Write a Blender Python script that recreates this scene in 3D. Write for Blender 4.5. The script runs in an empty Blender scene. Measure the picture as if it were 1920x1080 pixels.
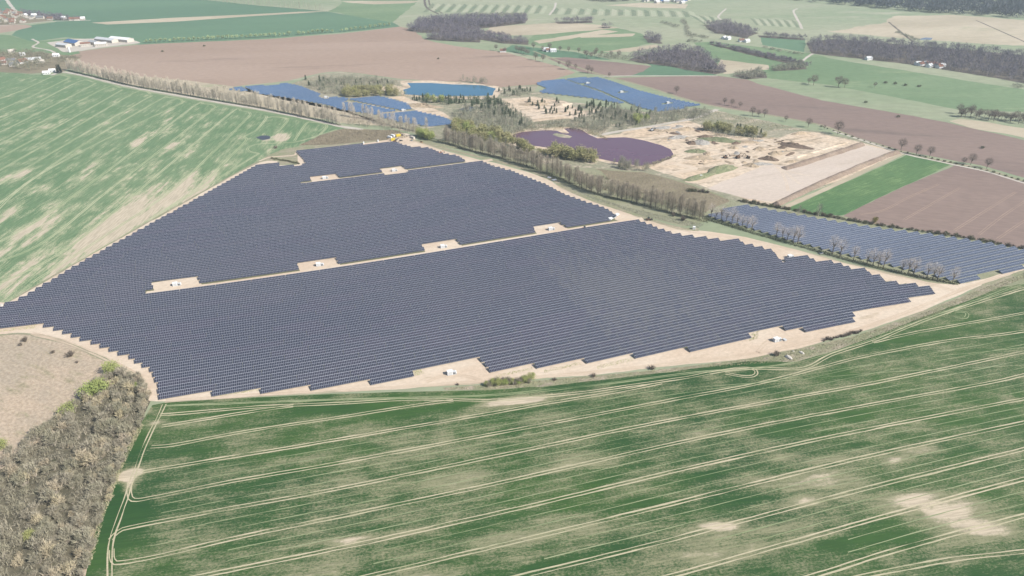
import bpy, bmesh, math, random
import numpy as np
from mathutils import Vector, geometry

# ------------------------------------------------------------------ camera, light, exposure
scene = bpy.context.scene
col = scene.collection
CAM_H = 279.0                     # drone height above the ground, metres
F_PX = 1300.0                     # focal length in pixels of a 1920 wide picture
PITCH = math.atan(740.0 / F_PX)   # downward tilt
cam_d = bpy.data.cameras.new('drone_camera')
cam_d.sensor_width = 36.0
cam_d.lens = 36.0 * F_PX / 1920.0
cam_d.clip_start = 1.0
cam_d.clip_end = 40000.0
cam = bpy.data.objects.new('drone_camera', cam_d)
cam.location = (0, 0, CAM_H)
cam.rotation_euler = (math.pi / 2 - PITCH, 0, 0)
col.objects.link(cam)
scene.camera = cam

SUN_EL = math.radians(41.0)
SUN_DIR = Vector((0.89 * math.cos(SUN_EL), -0.45 * math.cos(SUN_EL), math.sin(SUN_EL))).normalized()
world = bpy.data.worlds.new('World')
scene.world = world
world.use_nodes = True
wn = world.node_tree.nodes
wl = world.node_tree.links
wn.clear()
sky = wn.new('ShaderNodeTexSky')
sky.sky_type = 'NISHITA'
sky.sun_disc = False
sky.sun_elevation = SUN_EL
sky.sun_rotation = math.atan2(SUN_DIR.x, SUN_DIR.y)
sky.altitude = 280.0
sky.air_density = 1.0
sky.dust_density = 1.0
bg = wn.new('ShaderNodeBackground')
bg.inputs['Strength'].default_value = 0.088
wo = wn.new('ShaderNodeOutputWorld')
wl.new(sky.outputs[0], bg.inputs['Color'])
wl.new(bg.outputs[0], wo.inputs['Surface'])

sun_d = bpy.data.lights.new('sun', 'SUN')
sun_d.energy = 4.9
sun_d.angle = math.radians(0.5)
sun_d.color = (1.0, 0.955, 0.87)
sun = bpy.data.objects.new('sun', sun_d)
sun.rotation_euler = SUN_DIR.to_track_quat('Z', 'Y').to_euler()
sun.location = (300, -200, 600)
col.objects.link(sun)

scene.view_settings.view_transform = 'Standard'
scene.view_settings.look = 'None'
scene.view_settings.exposure = 0.64
scene.view_settings.gamma = 1.0
scene.cycles.max_bounces = 5
scene.cycles.diffuse_bounces = 2
scene.cycles.glossy_bounces = 2
scene.cycles.transparent_max_bounces = 6
scene.cycles.volume_bounces = 1

# ------------------------------------------------------------------ plan helpers
CP, SP = math.cos(PITCH), math.sin(PITCH)
rng = np.random.default_rng(7)
rnd = random.Random(11)

def G(p, z=0.0):
    """survey point: picture pixel (1920x1080) -> plan position at height z"""
    y = min(p[1], 1400)
    dx = p[0] - 960.0
    dy = 540.0 - y
    d = (dx, CP * F_PX + SP * dy, -SP * F_PX + CP * dy)
    t = (z - CAM_H) / d[2]
    return (d[0] * t, d[1] * t)

def GP(pts, z=0.0):
    return np.array([G(p, z) for p in pts])

def PPM(y):
    """pixels (1920 wide) per metre across, at picture row y"""
    return (y + 200.0) * CP / CAM_H

def tag(o, label=None, cat=None, group=None, kind=None):
    if label: o['label'] = label
    if cat: o['category'] = cat
    if group: o['group'] = group
    if kind: o['kind'] = kind
    return o

def mesh_np(name, V, F, mats, MI=None, smooth=False):
    V = np.asarray(V, dtype=np.float32); F = np.asarray(F, dtype=np.int32)
    me = bpy.data.meshes.new(name)
    m, k = F.shape
    me.vertices.add(len(V)); me.vertices.foreach_set('co', V.ravel())
    me.loops.add(m * k); me.loops.foreach_set('vertex_index', F.ravel())
    me.polygons.add(m); me.polygons.foreach_set('loop_start', np.arange(0, m * k, k, dtype=np.int32))
    for mt in (mats if isinstance(mats, (list, tuple)) else [mats]): me.materials.append(mt)
    if MI is not None: me.polygons.foreach_set('material_index', np.asarray(MI, dtype=np.int32))
    me.polygons.foreach_set('use_smooth', np.full(m, smooth))
    me.update(calc_edges=True)
    return me

def link(name, me, parent=None, loc=(0, 0, 0), rotz=0.0, scale=1.0):
    o = bpy.data.objects.new(name, me)
    o.location = loc; o.rotation_euler = (0, 0, rotz)
    o.scale = scale if isinstance(scale, tuple) else (scale,) * 3
    if parent: o.parent = parent
    col.objects.link(o)
    return o

def empty(name, loc, rotz=0.0, scale=1.0):
    o = link(name, None, None, loc, rotz, scale)
    o.empty_display_size = 1.0
    return o

def in_poly(X, Y, P):
    X = np.asarray(X); Y = np.asarray(Y)
    ins = np.zeros(X.shape, bool)
    n = len(P); j = n - 1
    for i in range(n):
        xi, yi = P[i]; xj, yj = P[j]
        if yi != yj:
            c = ((yi > Y) != (yj > Y)) & (X < (xj - xi) * (Y - yi) / (yj - yi) + xi)
            ins ^= c
        j = i
    return ins

def scatter(px_poly, n, z=0.0, r=None):
    r = r or rng
    P = GP(px_poly, z)
    lo, hi = P.min(0), P.max(0)
    out = np.zeros((0, 2))
    while len(out) < n:
        q = r.uniform(lo, hi, (n * 3, 2))
        out = np.vstack([out, q[in_poly(q[:, 0], q[:, 1], P)]])
    return out[:n]

def poly_area(P):
    x, y = P[:, 0], P[:, 1]
    return 0.5 * abs(np.dot(x, np.roll(y, -1)) - np.dot(y, np.roll(x, -1)))

def resample(P, step):
    P = np.asarray(P, float)
    d = np.r_[0, np.cumsum(np.hypot(*np.diff(P, axis=0).T))]
    n = max(2, int(d[-1] / step) + 1)
    s = np.linspace(0, d[-1], n)
    return np.c_[np.interp(s, d, P[:, 0]), np.interp(s, d, P[:, 1])]

def smooth_line(P, step=3.0):
    P = np.asarray(P, float)
    if len(P) > 2:
        Q = [P[0]]
        pts = np.vstack([2 * P[0] - P[1], P, 2 * P[-1] - P[-2]])
        for i in range(1, len(pts) - 2):
            p0, p1, p2, p3 = pts[i - 1:i + 3]
            for t in np.linspace(0.125, 1, 8):
                Q.append(0.5 * ((2 * p1) + (-p0 + p2) * t + (2 * p0 - 5 * p1 + 4 * p2 - p3) * t * t
                                + (-p0 + 3 * p1 - 3 * p2 + p3) * t ** 3))
        P = np.array(Q)
    return resample(P, step)

def wobble(n, amp, r=rng, k=6):
    """smooth 1-d noise"""
    a = np.zeros(n)
    for o in range(3):
        m = max(3, int(n / (k / 2 ** o)) + 2)
        c = r.normal(0, 1, m)
        a += np.interp(np.linspace(0, m - 1, n), np.arange(m), c) / 2 ** o
    return a * amp

# ------------------------------------------------------------------ materials
def new_mat(name):
    m = bpy.data.materials.new(name); m.use_nodes = True
    nt = m.node_tree
    b = nt.nodes['Principled BSDF']
    b.inputs['Roughness'].default_value = 0.95
    b.inputs['Specular IOR Level'].default_value = 0.15
    return m, nt, b

class N:
    """small node-graph helper"""
    def __init__(s, nt):
        s.nt = nt; s.l = nt.links
        g = nt.nodes.new('ShaderNodeNewGeometry'); s.pos = g.outputs['Position']
    def math(s, op, a, b=None, c=None):
        n = s.nt.nodes.new('ShaderNodeMath'); n.operation = op
        for i, v in enumerate((a, b, c)):
            if v is None: continue
            if hasattr(v, 'links'): s.l.new(v, n.inputs[i])
            else: n.inputs[i].default_value = v
        return n.outputs[0]
    def noise(s, scale, detail=3, rough=0.55, vec=None, ang=0.0, stretch=(1, 1, 1)):
        mp = s.nt.nodes.new('ShaderNodeMapping')
        mp.vector_type = 'TEXTURE'
        mp.inputs['Rotation'].default_value = (0, 0, ang)
        mp.inputs['Scale'].default_value = stretch
        s.l.new(vec or s.pos, mp.inputs['Vector'])
        n = s.nt.nodes.new('ShaderNodeTexNoise')
        n.inputs['Scale'].default_value = scale
        n.inputs['Detail'].default_value = detail
        n.inputs['Roughness'].default_value = rough
        s.l.new(mp.outputs[0], n.inputs['Vector'])
        return n.outputs['Fac']
    def ramp(s, v, lo, hi):
        n = s.nt.nodes.new('ShaderNodeMapRange'); n.interpolation_type = 'SMOOTHSTEP'
        s.l.new(v, n.inputs['Value'])
        n.inputs['From Min'].default_value = lo; n.inputs['From Max'].default_value = hi
        return n.outputs[0]
    def mix(s, f, a, b):
        n = s.nt.nodes.new('ShaderNodeMix'); n.data_type = 'RGBA'
        if hasattr(f, 'links'): s.l.new(f, n.inputs[0])
        else: n.inputs[0].default_value = f
        for i, v in ((6, a), (7, b)):
            if hasattr(v, 'links'): s.l.new(v, n.inputs[i])
            else: n.inputs[i].default_value = (*v, 1)
        return n.outputs[2]
    def attr(s, name):
        n = s.nt.nodes.new('ShaderNodeAttribute'); n.attribute_name = name
        return n.outputs['Fac']
    def rand(s):
        return s.nt.nodes.new('ShaderNodeObjectInfo').outputs['Random']

def ground_mat(name, c1, c2, c3=None, s1=0.02, s2=0.35, ang=0.0, st=1.0, fine=0.25, c3w=(0.55, 0.75), bump=0.0):
    """soil / grass: large patches c1<->c2, speckle, optional streaky third tone"""
    m, nt, b = new_mat(name); n = N(nt)
    big = n.noise(s1, 4, 0.6, ang=ang, stretch=(st, 1, 1))
    c = n.mix(n.ramp(big, 0.35, 0.65), c1, c2)
    if c3:
        k = n.noise(s1 * 3.1, 5, 0.65, ang=ang, stretch=(st * 1.5, 1, 1))
        c = n.mix(n.ramp(k, *c3w), c, c3)
    sp = n.noise(s2, 3, 0.6, ang=ang, stretch=(max(1, st * 0.6), 1, 1))
    sp = n.ramp(sp, 0.3, 0.7)
    dark = n.mix(fine, c, (0.0, 0.0, 0.0))
    c = n.mix(sp, dark, c)
    nt.links.new(c, b.inputs['Base Color'])
    if bump:
        bp = nt.nodes.new('ShaderNodeBump'); bp.inputs['Strength'].default_value = bump; bp.inputs['Distance'].default_value = 0.5
        nt.links.new(n.noise(s2 * 1.7, 4, 0.7), bp.inputs['Height']); nt.links.new(bp.outputs[0], b.inputs['Normal'])
    return m

def crop_mat(name, g1, g2, pale, soil, ang, PA=0.05, PB=0.55, SA=0.55, SB=0.95, amp=1.0):
    """young cereal crop; vertex attribute 'bare' says where the soil shows"""
    m, nt, b = new_mat(name); n = N(nt)
    big = n.noise(0.011, 4, 0.6, ang=ang, stretch=(2.5, 1, 1))
    c = n.mix(n.ramp(big, 0.35, 0.65), g1, g2)
    bare = n.attr('bare')
    st = n.noise(0.17, 6, 0.7, ang=ang, stretch=(7, 1, 1))
    st2 = n.noise(0.7, 2, 0.6, ang=ang, stretch=(12, 1, 1))
    pt = n.noise(0.05, 5, 0.68, ang=ang, stretch=(1.7, 1, 1))
    fn = n.noise(1.1, 4, 0.8, ang=ang, stretch=(1.7, 1, 1))
    # thin crop
    v = n.math('ADD', bare, n.math('MULTIPLY_ADD', st, 1.3 * amp, -0.65 * amp))
    v = n.math('ADD', v, n.math('MULTIPLY_ADD', pt, 1.8, -0.9))
    v1 = n.math('ADD', v, n.math('MULTIPLY_ADD', fn, 2.3, -1.15))
    v1 = n.math('ADD', v1, n.math('MULTIPLY_ADD', st2, 0.5, -0.25))
    c = n.mix(n.ramp(v1, PA, PB), c, pale)
    v2 = n.math('ADD', v, n.math('MULTIPLY_ADD', fn, 0.6, -0.3))
    c = n.mix(n.ramp(v2, SA, SB), c, soil)
    c = n.mix(n.math('MULTIPLY', n.ramp(st2, 0.6, 0.4), 0.22), c, (0.01, 0.03, 0.012))
    nt.links.new(c, b.inputs['Base Color'])
    return m

def plain(name, c, rough=0.8, metal=0.0, spec=0.2, var=0.12):
    m, nt, b = new_mat(name); n = N(nt)
    k = n.noise(0.8, 3, 0.6)
    cc = n.mix(n.ramp(k, 0.3, 0.7), tuple(x * (1 - var) for x in c), c)
    nt.links.new(cc, b.inputs['Base Color'])
    b.inputs['Roughness'].default_value = rough; b.inputs['Metallic'].default_value = metal
    b.inputs['Specular IOR Level'].default_value = spec
    return m

def twig_mat(name, c1, c2, c3=None, sc=0.9):
    """bark / leaf: varies along the crown and from plant to plant"""
    m, nt, b = new_mat(name); n = N(nt)
    k = n.noise(sc, 2, 0.6)
    c = n.mix(n.ramp(k, 0.3, 0.7), c1, c2)
    w = n.noise(0.07, 2, 0.5)
    r = n.math('ADD', n.math('MULTIPLY', n.rand(), 0.5), n.math('MULTIPLY', n.ramp(w, 0.3, 0.7), 0.5))
    c = n.mix(r, c, c3 or tuple(x * 0.6 for x in c2))
    nt.links.new(c, b.inputs['Base Color'])
    b.inputs['Specular IOR Level'].default_value = 0.05
    return m

# ------------------------------------------------------------------ sheets and strips
LZ = 0.012
STEP_Z = [0]
def lift():
    STEP_Z[0] += 1
    return (STEP_Z[0] % 7) * 0.0014
def sheet(name, px, mat, layer=1, jit=1.0, label=None, kind='structure', seg=5.0, bare=None, cell=None, ang=0.0, plan=False):
    """flat land parcel with an uneven edge; with 'cell' it is meshed and carries the attribute 'bare'"""
    P = np.asarray(px, float) if plan else GP(px)
    L = np.hypot(*(P.max(0) - P.min(0)))
    st = max(seg, L / 260.0)
    Q = resample(np.vstack([P, P[:1]]), st)[:-1]
    T = np.roll(Q, -1, 0) - np.roll(Q, 1, 0)
    T /= np.maximum(1e-6, np.hypot(T[:, 0], T[:, 1]))[:, None]
    Q = Q + np.c_[-T[:, 1], T[:, 0]] * wobble(len(Q), jit * 0.5)[:, None]
    z = layer * LZ + lift()
    if cell is None:
        me = bpy.data.meshes.new(name)
        me.from_pydata([(x, y, z) for x, y in Q], [], [tuple(range(len(Q)))])
        bm = bmesh.new(); bm.from_mesh(me)
        bmesh.ops.triangulate(bm, faces=bm.faces[:])
        bmesh.ops.recalc_face_normals(bm, faces=bm.faces[:])
        if bm.faces and sum(f.normal.z for f in bm.faces) < 0: bmesh.ops.reverse_faces(bm, faces=bm.faces[:])
        bm.to_mesh(me); bm.free(); me.materials.append(mat)
    else:
        lo, hi = Q.min(0), Q.max(0)
        gx, gy = np.meshgrid(np.arange(lo[0], hi[0], cell), np.arange(lo[1], hi[1], cell))
        g = np.c_[gx.ravel(), gy.ravel()] + rng.uniform(-.3, .3, (gx.size, 2)) * cell
        g = g[in_poly(g[:, 0], g[:, 1], Q)]
        n = len(Q)
        vs = [Vector(p) for p in Q] + [Vector(p) for p in g]
        r = geometry.delaunay_2d_cdt(vs, [], [list(range(n))], 1, 1e-4)
        V = np.array([(v.x, v.y, z) for v in r[0]])
        F = np.array([f for f in r[2] if len(f) == 3])
        me = mesh_np(name, V, F, mat)
        if me.polygons and me.polygons[0].normal.z < 0: me.flip_normals()
        a = me.attributes.new('bare', 'FLOAT', 'POINT')
        val = np.zeros(len(V))
        for (bx, by, rl, rs, amp) in (bare or []):
            c = G((bx, by)); dx = V[:, 0] - c[0]; dy = V[:, 1] - c[1]
            u = dx * math.cos(ang) + dy * math.sin(ang); w = -dx * math.sin(ang) + dy * math.cos(ang)
            val += amp * np.exp(-((u / rl) ** 2 + (w / rs) ** 2))
        a.data.foreach_set('value', val.astype(np.float32))
    o = link(name, me)
    return tag(o, label, kind=kind)

def strip_arrays(C, w, off=0.0, jit=0.12, z=0.05):
    T = np.gradient(C, axis=0); T /= np.maximum(1e-6, np.hypot(T[:, 0], T[:, 1]))[:, None]
    Nn = np.c_[-T[:, 1], T[:, 0]]
    a = C + Nn * (off + w / 2 * (1 + wobble(len(C), jit)))[:, None]
    b = C + Nn * (off - w / 2 * (1 + wobble(len(C), jit)))[:, None]
    n = len(C)
    V = np.c_[np.vstack([a, b]), np.full(2 * n, z)]
    i = np.arange(n - 1)
    return V, np.c_[i + n, i + n + 1, i + 1, i]

def strip(name, px, w, mat, layer=2, jit=0.12, label=None, plan=False, step=3.0):
    C = smooth_line(np.asarray(px, float) if plan else GP(px), step)
    V, F = strip_arrays(C, w, 0, jit, layer * LZ + lift())
    return tag(link(name, mesh_np(name, V, F, mat)), label, kind='structure')

def track(px, mat, layer=4, w=0.75, gauge=2.0, name='wheel_track', step=2.5, jit=0.3):
    C = smooth_line(GP(px), step)
    z = layer * LZ + lift()
    V1, F1 = strip_arrays(C, w, gauge / 2, jit, z)
    V2, F2 = strip_arrays(C, w, -gauge / 2, jit, z + 0.0007)
    me = mesh_np(name, np.vstack([V1, V2]), np.vstack([F1, F2 + len(V1)]), mat)
    return tag(link(name, me), 'twin wheel ruts of a tractor pressed through the crop', kind='structure')
# ------------------------------------------------------------------ ground materials
def ang_of(a, b):
    A = G(a); B = G(b); return math.atan2(B[1] - A[1], B[0] - A[0])
ANG_FRONT = ang_of((340, 945), (1280, 828))
ANG_LEFT = ang_of((147, 360), (367, 197))
ANG_ROW = math.radians(20.0)

M_meadow = ground_mat('meadow_grass', (0.21, 0.25, 0.155), (0.28, 0.29, 0.20), (0.36, 0.34, 0.26), 0.0035, 0.08, 0.1, 3.0, 0.15)
M_pasture = ground_mat('pasture_grass', (0.125, 0.19, 0.10), (0.165, 0.225, 0.125), (0.24, 0.28, 0.16), 0.006, 0.12, 0.1, 2.5, 0.15)
M_pale = ground_mat('pale_stubble', (0.34, 0.29, 0.21), (0.42, 0.36, 0.27), (0.28, 0.28, 0.18), 0.008, 0.1, 0.3, 3.0, 0.12)
M_greenfield = ground_mat('winter_crop_far', (0.085, 0.155, 0.095), (0.10, 0.175, 0.105), (0.14, 0.21, 0.13), 0.004, 0.1, 0.2, 5.0, 0.1, (0.62, 0.85))
M_pink = ground_mat('pink_bare_soil', (0.45, 0.375, 0.315), (0.49, 0.415, 0.355), (0.40, 0.335, 0.275), 0.015, 0.4, 0.4, 4.0, 0.12)
M_plough = ground_mat('ploughed_soil', (0.285, 0.205, 0.158), (0.325, 0.24, 0.19), (0.22, 0.16, 0.128), 0.005, 0.25, 0.15, 5.0, 0.16, (0.58, 0.72))
M_plough2 = ground_mat('ploughed_soil_dark', (0.20, 0.145, 0.125), (0.225, 0.165, 0.14), (0.16, 0.12, 0.105), 0.005, 0.25, -0.25, 6.0, 0.16, (0.56, 0.72))
M_sand = ground_mat('sand_track', (0.50, 0.395, 0.30), (0.55, 0.46, 0.365), (0.42, 0.34, 0.25), 0.035, 0.45, 0.3, 2.5, 0.14, (0.56, 0.72), 0.3)
M_sanddark = ground_mat('tyre_marks', (0.44, 0.345, 0.26), (0.49, 0.395, 0.30), None, 0.05, 0.5, 0.3, 3.0, 0.12)
M_pit = ground_mat('quarry_sand', (0.54, 0.42, 0.305), (0.58, 0.48, 0.375), (0.30, 0.245, 0.18), 0.03, 0.22, 0.3, 2.0, 0.3, (0.5, 0.66), 0.9)
M_pitbase = ground_mat('dry_pit_grass', (0.31, 0.285, 0.21), (0.235, 0.235, 0.16), (0.43, 0.365, 0.28), 0.03, 0.3, 0.2, 1.6, 0.32, (0.5, 0.64), 0.6)
M_dry = ground_mat('dry_fallow', (0.46, 0.365, 0.275), (0.39, 0.325, 0.25), (0.30, 0.265, 0.175), 0.035, 0.5, -0.5, 2.0, 0.3, (0.52, 0.68), 0.6)
M_verge = ground_mat('rough_verge', (0.30, 0.27, 0.19), (0.24, 0.25, 0.15), (0.38, 0.32, 0.25), 0.06, 0.8, 0.3, 1.5, 0.34, (0.5, 0.68), 0.6)
M_grass = ground_mat('track_side_grass', (0.215, 0.225, 0.135), (0.27, 0.265, 0.18), (0.33, 0.305, 0.23), 0.03, 0.7, -0.4, 2.0, 0.25, (0.55, 0.7), 0.4)
M_scrub = ground_mat('brown_scrub_ground', (0.19, 0.16, 0.11), (0.24, 0.20, 0.14), (0.28, 0.25, 0.16), 0.03, 0.5, 0.2, 2.0, 0.3, bump=0.4)
M_woodfloor = ground_mat('wood_floor', (0.10, 0.085, 0.075), (0.13, 0.11, 0.09), None, 0.03, 0.4)
M_wfloor = ground_mat('thicket_floor', (0.10, 0.092, 0.066), (0.14, 0.125, 0.09), (0.085, 0.095, 0.052), 0.06, 0.5)
M_gravel = ground_mat('gravel_lane', (0.40, 0.36, 0.31), (0.45, 0.41, 0.36), None, 0.05, 0.6, fine=0.12)
M_asphalt = ground_mat('field_road', (0.17, 0.165, 0.16), (0.21, 0.20, 0.195), None, 0.05, 0.5, fine=0.12)
M_rut = ground_mat('wheel_rut_soil', (0.46, 0.40, 0.28), (0.38, 0.35, 0.23), (0.20, 0.23, 0.115), 0.06, 0.9, ANG_FRONT, 6.0, 0.2, (0.56, 0.74))
M_rutL = ground_mat('wheel_rut_soil_pale', (0.36, 0.37, 0.24), (0.27, 0.31, 0.18), None, 0.03, 0.6, ANG_LEFT, 6.0, 0.1)
M_seam = ground_mat('seeder_gap', (0.27, 0.29, 0.17), (0.19, 0.23, 0.12), None, 0.04, 0.9, ANG_FRONT, 6.0, 0.1)
M_cropF = crop_mat('wheat_front', (0.020, 0.062, 0.018), (0.040, 0.088, 0.022), (0.215, 0.21, 0.125), (0.46, 0.385, 0.29), ANG_FRONT, -0.25, 0.60, 0.55, 0.95, 0.7)
M_cropL = crop_mat('wheat_left', (0.110, 0.180, 0.092), (0.135, 0.200, 0.108), (0.30, 0.32, 0.20), (0.44, 0.375, 0.285), ANG_LEFT, 0.12, 0.40, 0.40, 0.66, 1.35)
M_cropR = crop_mat('wheat_strip', (0.065, 0.135, 0.055), (0.09, 0.16, 0.065), (0.16, 0.24, 0.10), (0.4, 0.36, 0.27), ang_of((1490, 385), (1770, 292)))

def water(name, c, rough=0.08):
    m, nt, b = new_mat(name); n = N(nt)
    k = n.noise(0.02, 3, 0.6)
    nt.links.new(n.mix(k, c, tuple(x * 0.8 for x in c)), b.inputs['Base Color'])
    b.inputs['Roughness'].default_value = rough; b.inputs['Specular IOR Level'].default_value = 0.5
    bp = nt.nodes.new('ShaderNodeBump'); bp.inputs['Strength'].default_value = 0.03; bp.inputs['Distance'].default_value = 0.3
    nt.links.new(n.noise(0.25, 3, 0.6, ang=0.5, stretch=(3, 1, 1)), bp.inputs['Height']); nt.links.new(bp.outputs[0], b.inputs['Normal'])
    return m
M_blue = water('clear_blue_water', (0.020, 0.11, 0.19))
M_purple = water('purple_water', (0.118, 0.056, 0.082), 0.2)
M_puddle = water('muddy_puddle', (0.035, 0.035, 0.045), 0.3)
M_dull = water('dull_water', (0.06, 0.07, 0.12), 0.15)

# ------------------------------------------------------------------ base ground out to the horizon
gv = [(-9000, -1500, 0), (9000, -1500, 0), (9000, 14000, 0), (-9000, 14000, 0)]
o = link('ground', mesh_np('ground', gv, [(0, 1, 2, 3)], M_meadow)); tag(o, kind='structure')

# ------------------------------------------------------------------ far country
sheet('crop_field', [(-90, -60), (200, -70), (330, -25), (362, -3), (480, 10), (610, 21), (645, 27), (735, 42), (752, 50), (640, 61), (500, 72), (270, 85), (200, 75), (120, 70), (60, 78), (20, 66), (30, 58), (60, 47), (105, 41), (60, 30), (-90, 25)], M_greenfield, 1, 3, 'wide mint green winter crop field behind the village')
sheet('stubble_strip', [(172, 42.5), (330, 33), (470, 27), (560, 22), (615, 21), (560, 25), (470, 30.5), (330, 40.5), (200, 46)], M_pale, 2, 1, 'narrow tan strip dividing the green fields')
sheet('village_green', [(-90, 60), (20, 66), (60, 78), (130, 72), (150, 100), (110, 108), (-90, 104)], M_pasture, 2, 2)
sheet('fallow_patch', [(-60, 48), (50, 46), (60, 50), (25, 58), (0, 62), (-60, 72)], M_plough, 2, 2)
strip('lane', [(-40, 52), (50, 44), (100, 40), (170, 38)], 6, M_gravel, 3)
strip('lane', [(8, -8), (20, 10), (36, 26), (60, 36)], 9, M_gravel, 3)
strip('lane', [(60, 73), (72, 80), (62, 88), (95, 95), (115, 108)], 5, M_gravel, 3)
sheet('yard', [(88, 80), (130, 74), (170, 72), (250, 74), (262, 81), (200, 88), (130, 98), (118, 97)], M_gravel, 3, 2)
sheet('village_ground', [(-90, 20), (20, 16), (60, 28), (100, 38), (20, 48), (-90, 52)], M_scrub, 2, 2)
sheet('village_ground', [(-90, 98), (60, 98), (100, 100), (150, 108), (120, 134), (60, 138), (-90, 132)], M_scrub, 3, 2)

sheet('ploughed_field', [(128, 118), (150, 112), (118, 100), (200, 90), (262, 83), (500, 73.5), (640, 63), (750, 50), (776, 55), (796, 74), (850, 86), (940, 97), (1050, 125), (1078, 136), (1012, 158), (935, 164), (880, 153), (800, 151), (752, 148), (640, 134), (600, 137), (540, 152), (425, 163), (560, 190), (625, 205), (630, 226), (400, 180), (190, 140)], M_plough, 1, 3, 'broad pinkish brown ploughed field')
sheet('dry_margin', [(128, 128), (240, 140), (430, 160), (600, 196), (640, 204), (740, 238), (640, 230), (430, 190), (250, 160)], M_pale, 2, 4)
sheet('far_field', [(640, -30), (800, -30), (780, 6), (770, 14), (735, 42), (645, 27), (615, 21), (640, 8)], M_pasture, 1, 3)
sheet('far_field', [(640, 2), (790, 2), (770, 6), (700, 8), (650, 5)], M_pale, 2, 3)
sheet('far_field', [(920, 50), (1060, 42), (1135, 47), (1160, 52), (1110, 57), (1000, 66), (960, 66), (905, 62)], M_pale, 2, 3, 'beige stubble field by the woods')
sheet('crop_field', [(980, 80), (1000, 66), (1110, 46), (1160, 53), (1200, 62), (1230, 78), (1180, 92), (1130, 100), (1060, 92), (1020, 88)], M_pasture, 1, 3, 'rolling green field in pale stripes')
for a, b_, c, d in (((1000, 77), (1130, 56), (1160, 59), (1010, 82)), ((1130, 97), (1230, 83), (1236, 88), (1180, 97)), ((1080, 66), (1190, 63), (1185, 68), (1090, 71))):
    sheet('stubble_strip', [a, b_, c, d], M_pale, 3, 3)
sheet('ploughed_field', [(1028, 110), (1060, 107), (1150, 116), (1222, 124), (1205, 134), (1180, 142), (1130, 142), (1085, 134)], M_plough2, 2, 2, 'brown field corner beside the far road')
sheet('crop_field', [(1182, 142), (1222, 124), (1210, 117), (1290, 126), (1345, 141)], M_greenfield, 2, 1, 'small green field tip below the dark wood')
sheet('crop_field', [(940, 95), (960, 84), (1080, 98), (1150, 113), (1060, 108), (1010, 106)], M_greenfield, 2, 2)
sheet('pasture', [(1300, 80), (1340, 78), (1520, 100), (1560, 110), (1900, 165), (2050, 185), (2050, 215), (1800, 205), (1560, 160), (1420, 145), (1345, 120)], M_pasture, 1, 3, 'green river meadow below the big wood')
sheet('stubble_strip', [(1350, 112), (1440, 122), (1440, 130), (1360, 138), (1345, 125)], M_pale, 2, 3)
sheet('crop_field', [(1425, 68), (1510, 72), (1508, 98), (1430, 84)], M_greenfield, 2, 2)
sheet('grass_margin', [(1410, 150), (1440, 146), (1560, 168), (1720, 195), (1800, 222), (1830, 240), (1700, 215), (1540, 188)], M_meadow, 2, 2)
sheet('ploughed_field', [(1150, 146), (1260, 143), (1345, 142), (1400, 149), (1425, 158), (1540, 187), (1700, 215), (1770, 226), (1780, 231), (1920, 262), (2080, 298), (2080, 378), (1920, 333), (1840, 311), (1690, 282), (1600, 256), (1540, 234), (1450, 218), (1320, 196), (1220, 166)], M_plough2, 1, 2, 'long dull brown ploughed field')
sheet('pale_wash', [(1776, 226), (1800, 222), (1880, 234), (2000, 250), (2000, 272), (1900, 254), (1830, 242)], M_pale, 3, 4)
strip('field_lane', [(1000, 96), (1060, 118), (1110, 135), (1150, 146), (1220, 165), (1320, 195), (1450, 217), (1540, 235), (1600, 257), (1690, 284), (1780, 304), (1850, 318), (1920, 340), (2000, 360)], 6, M_verge, 4)
strip('field_lane', [(1560, 245), (1620, 264), (1690, 287), (1780, 307), (1850, 322), (1920, 343), (2000, 364)], 4, M_gravel, 5, label='grey field lane lined with bare trees')
strip('field_lane', [(1130, 143), (1200, 142), (1345, 142.5)], 4, M_gravel, 5)
# strips of the tree nursery on the horizon
def stripes(p0, p1, q0, q1, n, mats):
    for i in range(n):
        f = lambda a, b, t: (a[0] + (b[0] - a[0]) * t, a[1] + (b[1] - a[1]) * t)
        t0, t1 = (i + 0.12) / n, (i + 0.88) / n
        yield [f(p0, p1, t0), f(p0, p1, t1), f(q0, q1, t1), f(q0, q1, t0)], mats[i % len(mats)]
M_strip1 = ground_mat('nursery_dark', (0.15, 0.19, 0.12), (0.19, 0.21, 0.14), None, 0.02, 0.2)
M_strip2 = ground_mat('nursery_pale', (0.32, 0.35, 0.24), (0.36, 0.36, 0.26), None, 0.02, 0.2)
for args in (((810, 6), (1030, 10), (790, 24), (1020, 27), 22), ((1040, 14), (1300, 20), (1030, 28), (1310, 34), 22), ((1290, 27), (1345, 30), (1330, 52), (1352, 50), 6), ((1405, 33), (1490, 37), (1418, 49), (1502, 54), 11), ((1130, 35), (1290, 38), (1120, 40), (1288, 43), 12)):
    for pg, mt in stripes(*args, (M_strip1, M_strip2)):
        sheet('nursery_strip', pg, mt, 3, 0.5, seg=40)
sheet('sand_strip', [(1135, 10), (1200, 5), (1290, 8), (1285, 16), (1200, 14)], M_pale, 3, 3)
sheet('flooded_meadow', [(1720, 74), (1735, 70), (1752, 71), (1745, 75)], M_dull, 4, 2)
sheet('marsh_field', [(1510, 42), (1600, 28), (1680, 30), (1790, 28), (1930, 38), (2020, 60), (2020, 92), (1850, 82), (1700, 72), (1560, 60)], M_pale, 1, 6, 'pale marsh meadow beyond the big wood')
sheet('marsh_field', [(1500, 8), (1680, 22), (1660, 42), (1560, 58), (1480, 50), (1490, 30)], M_meadow, 2, 6)
strip('ditch', [(1666, 41), (1712, 79)], 5, M_woodfloor, 3)
strip('ditch', [(1830, 38), (1925, 80)], 4, M_woodfloor, 3)
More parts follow.
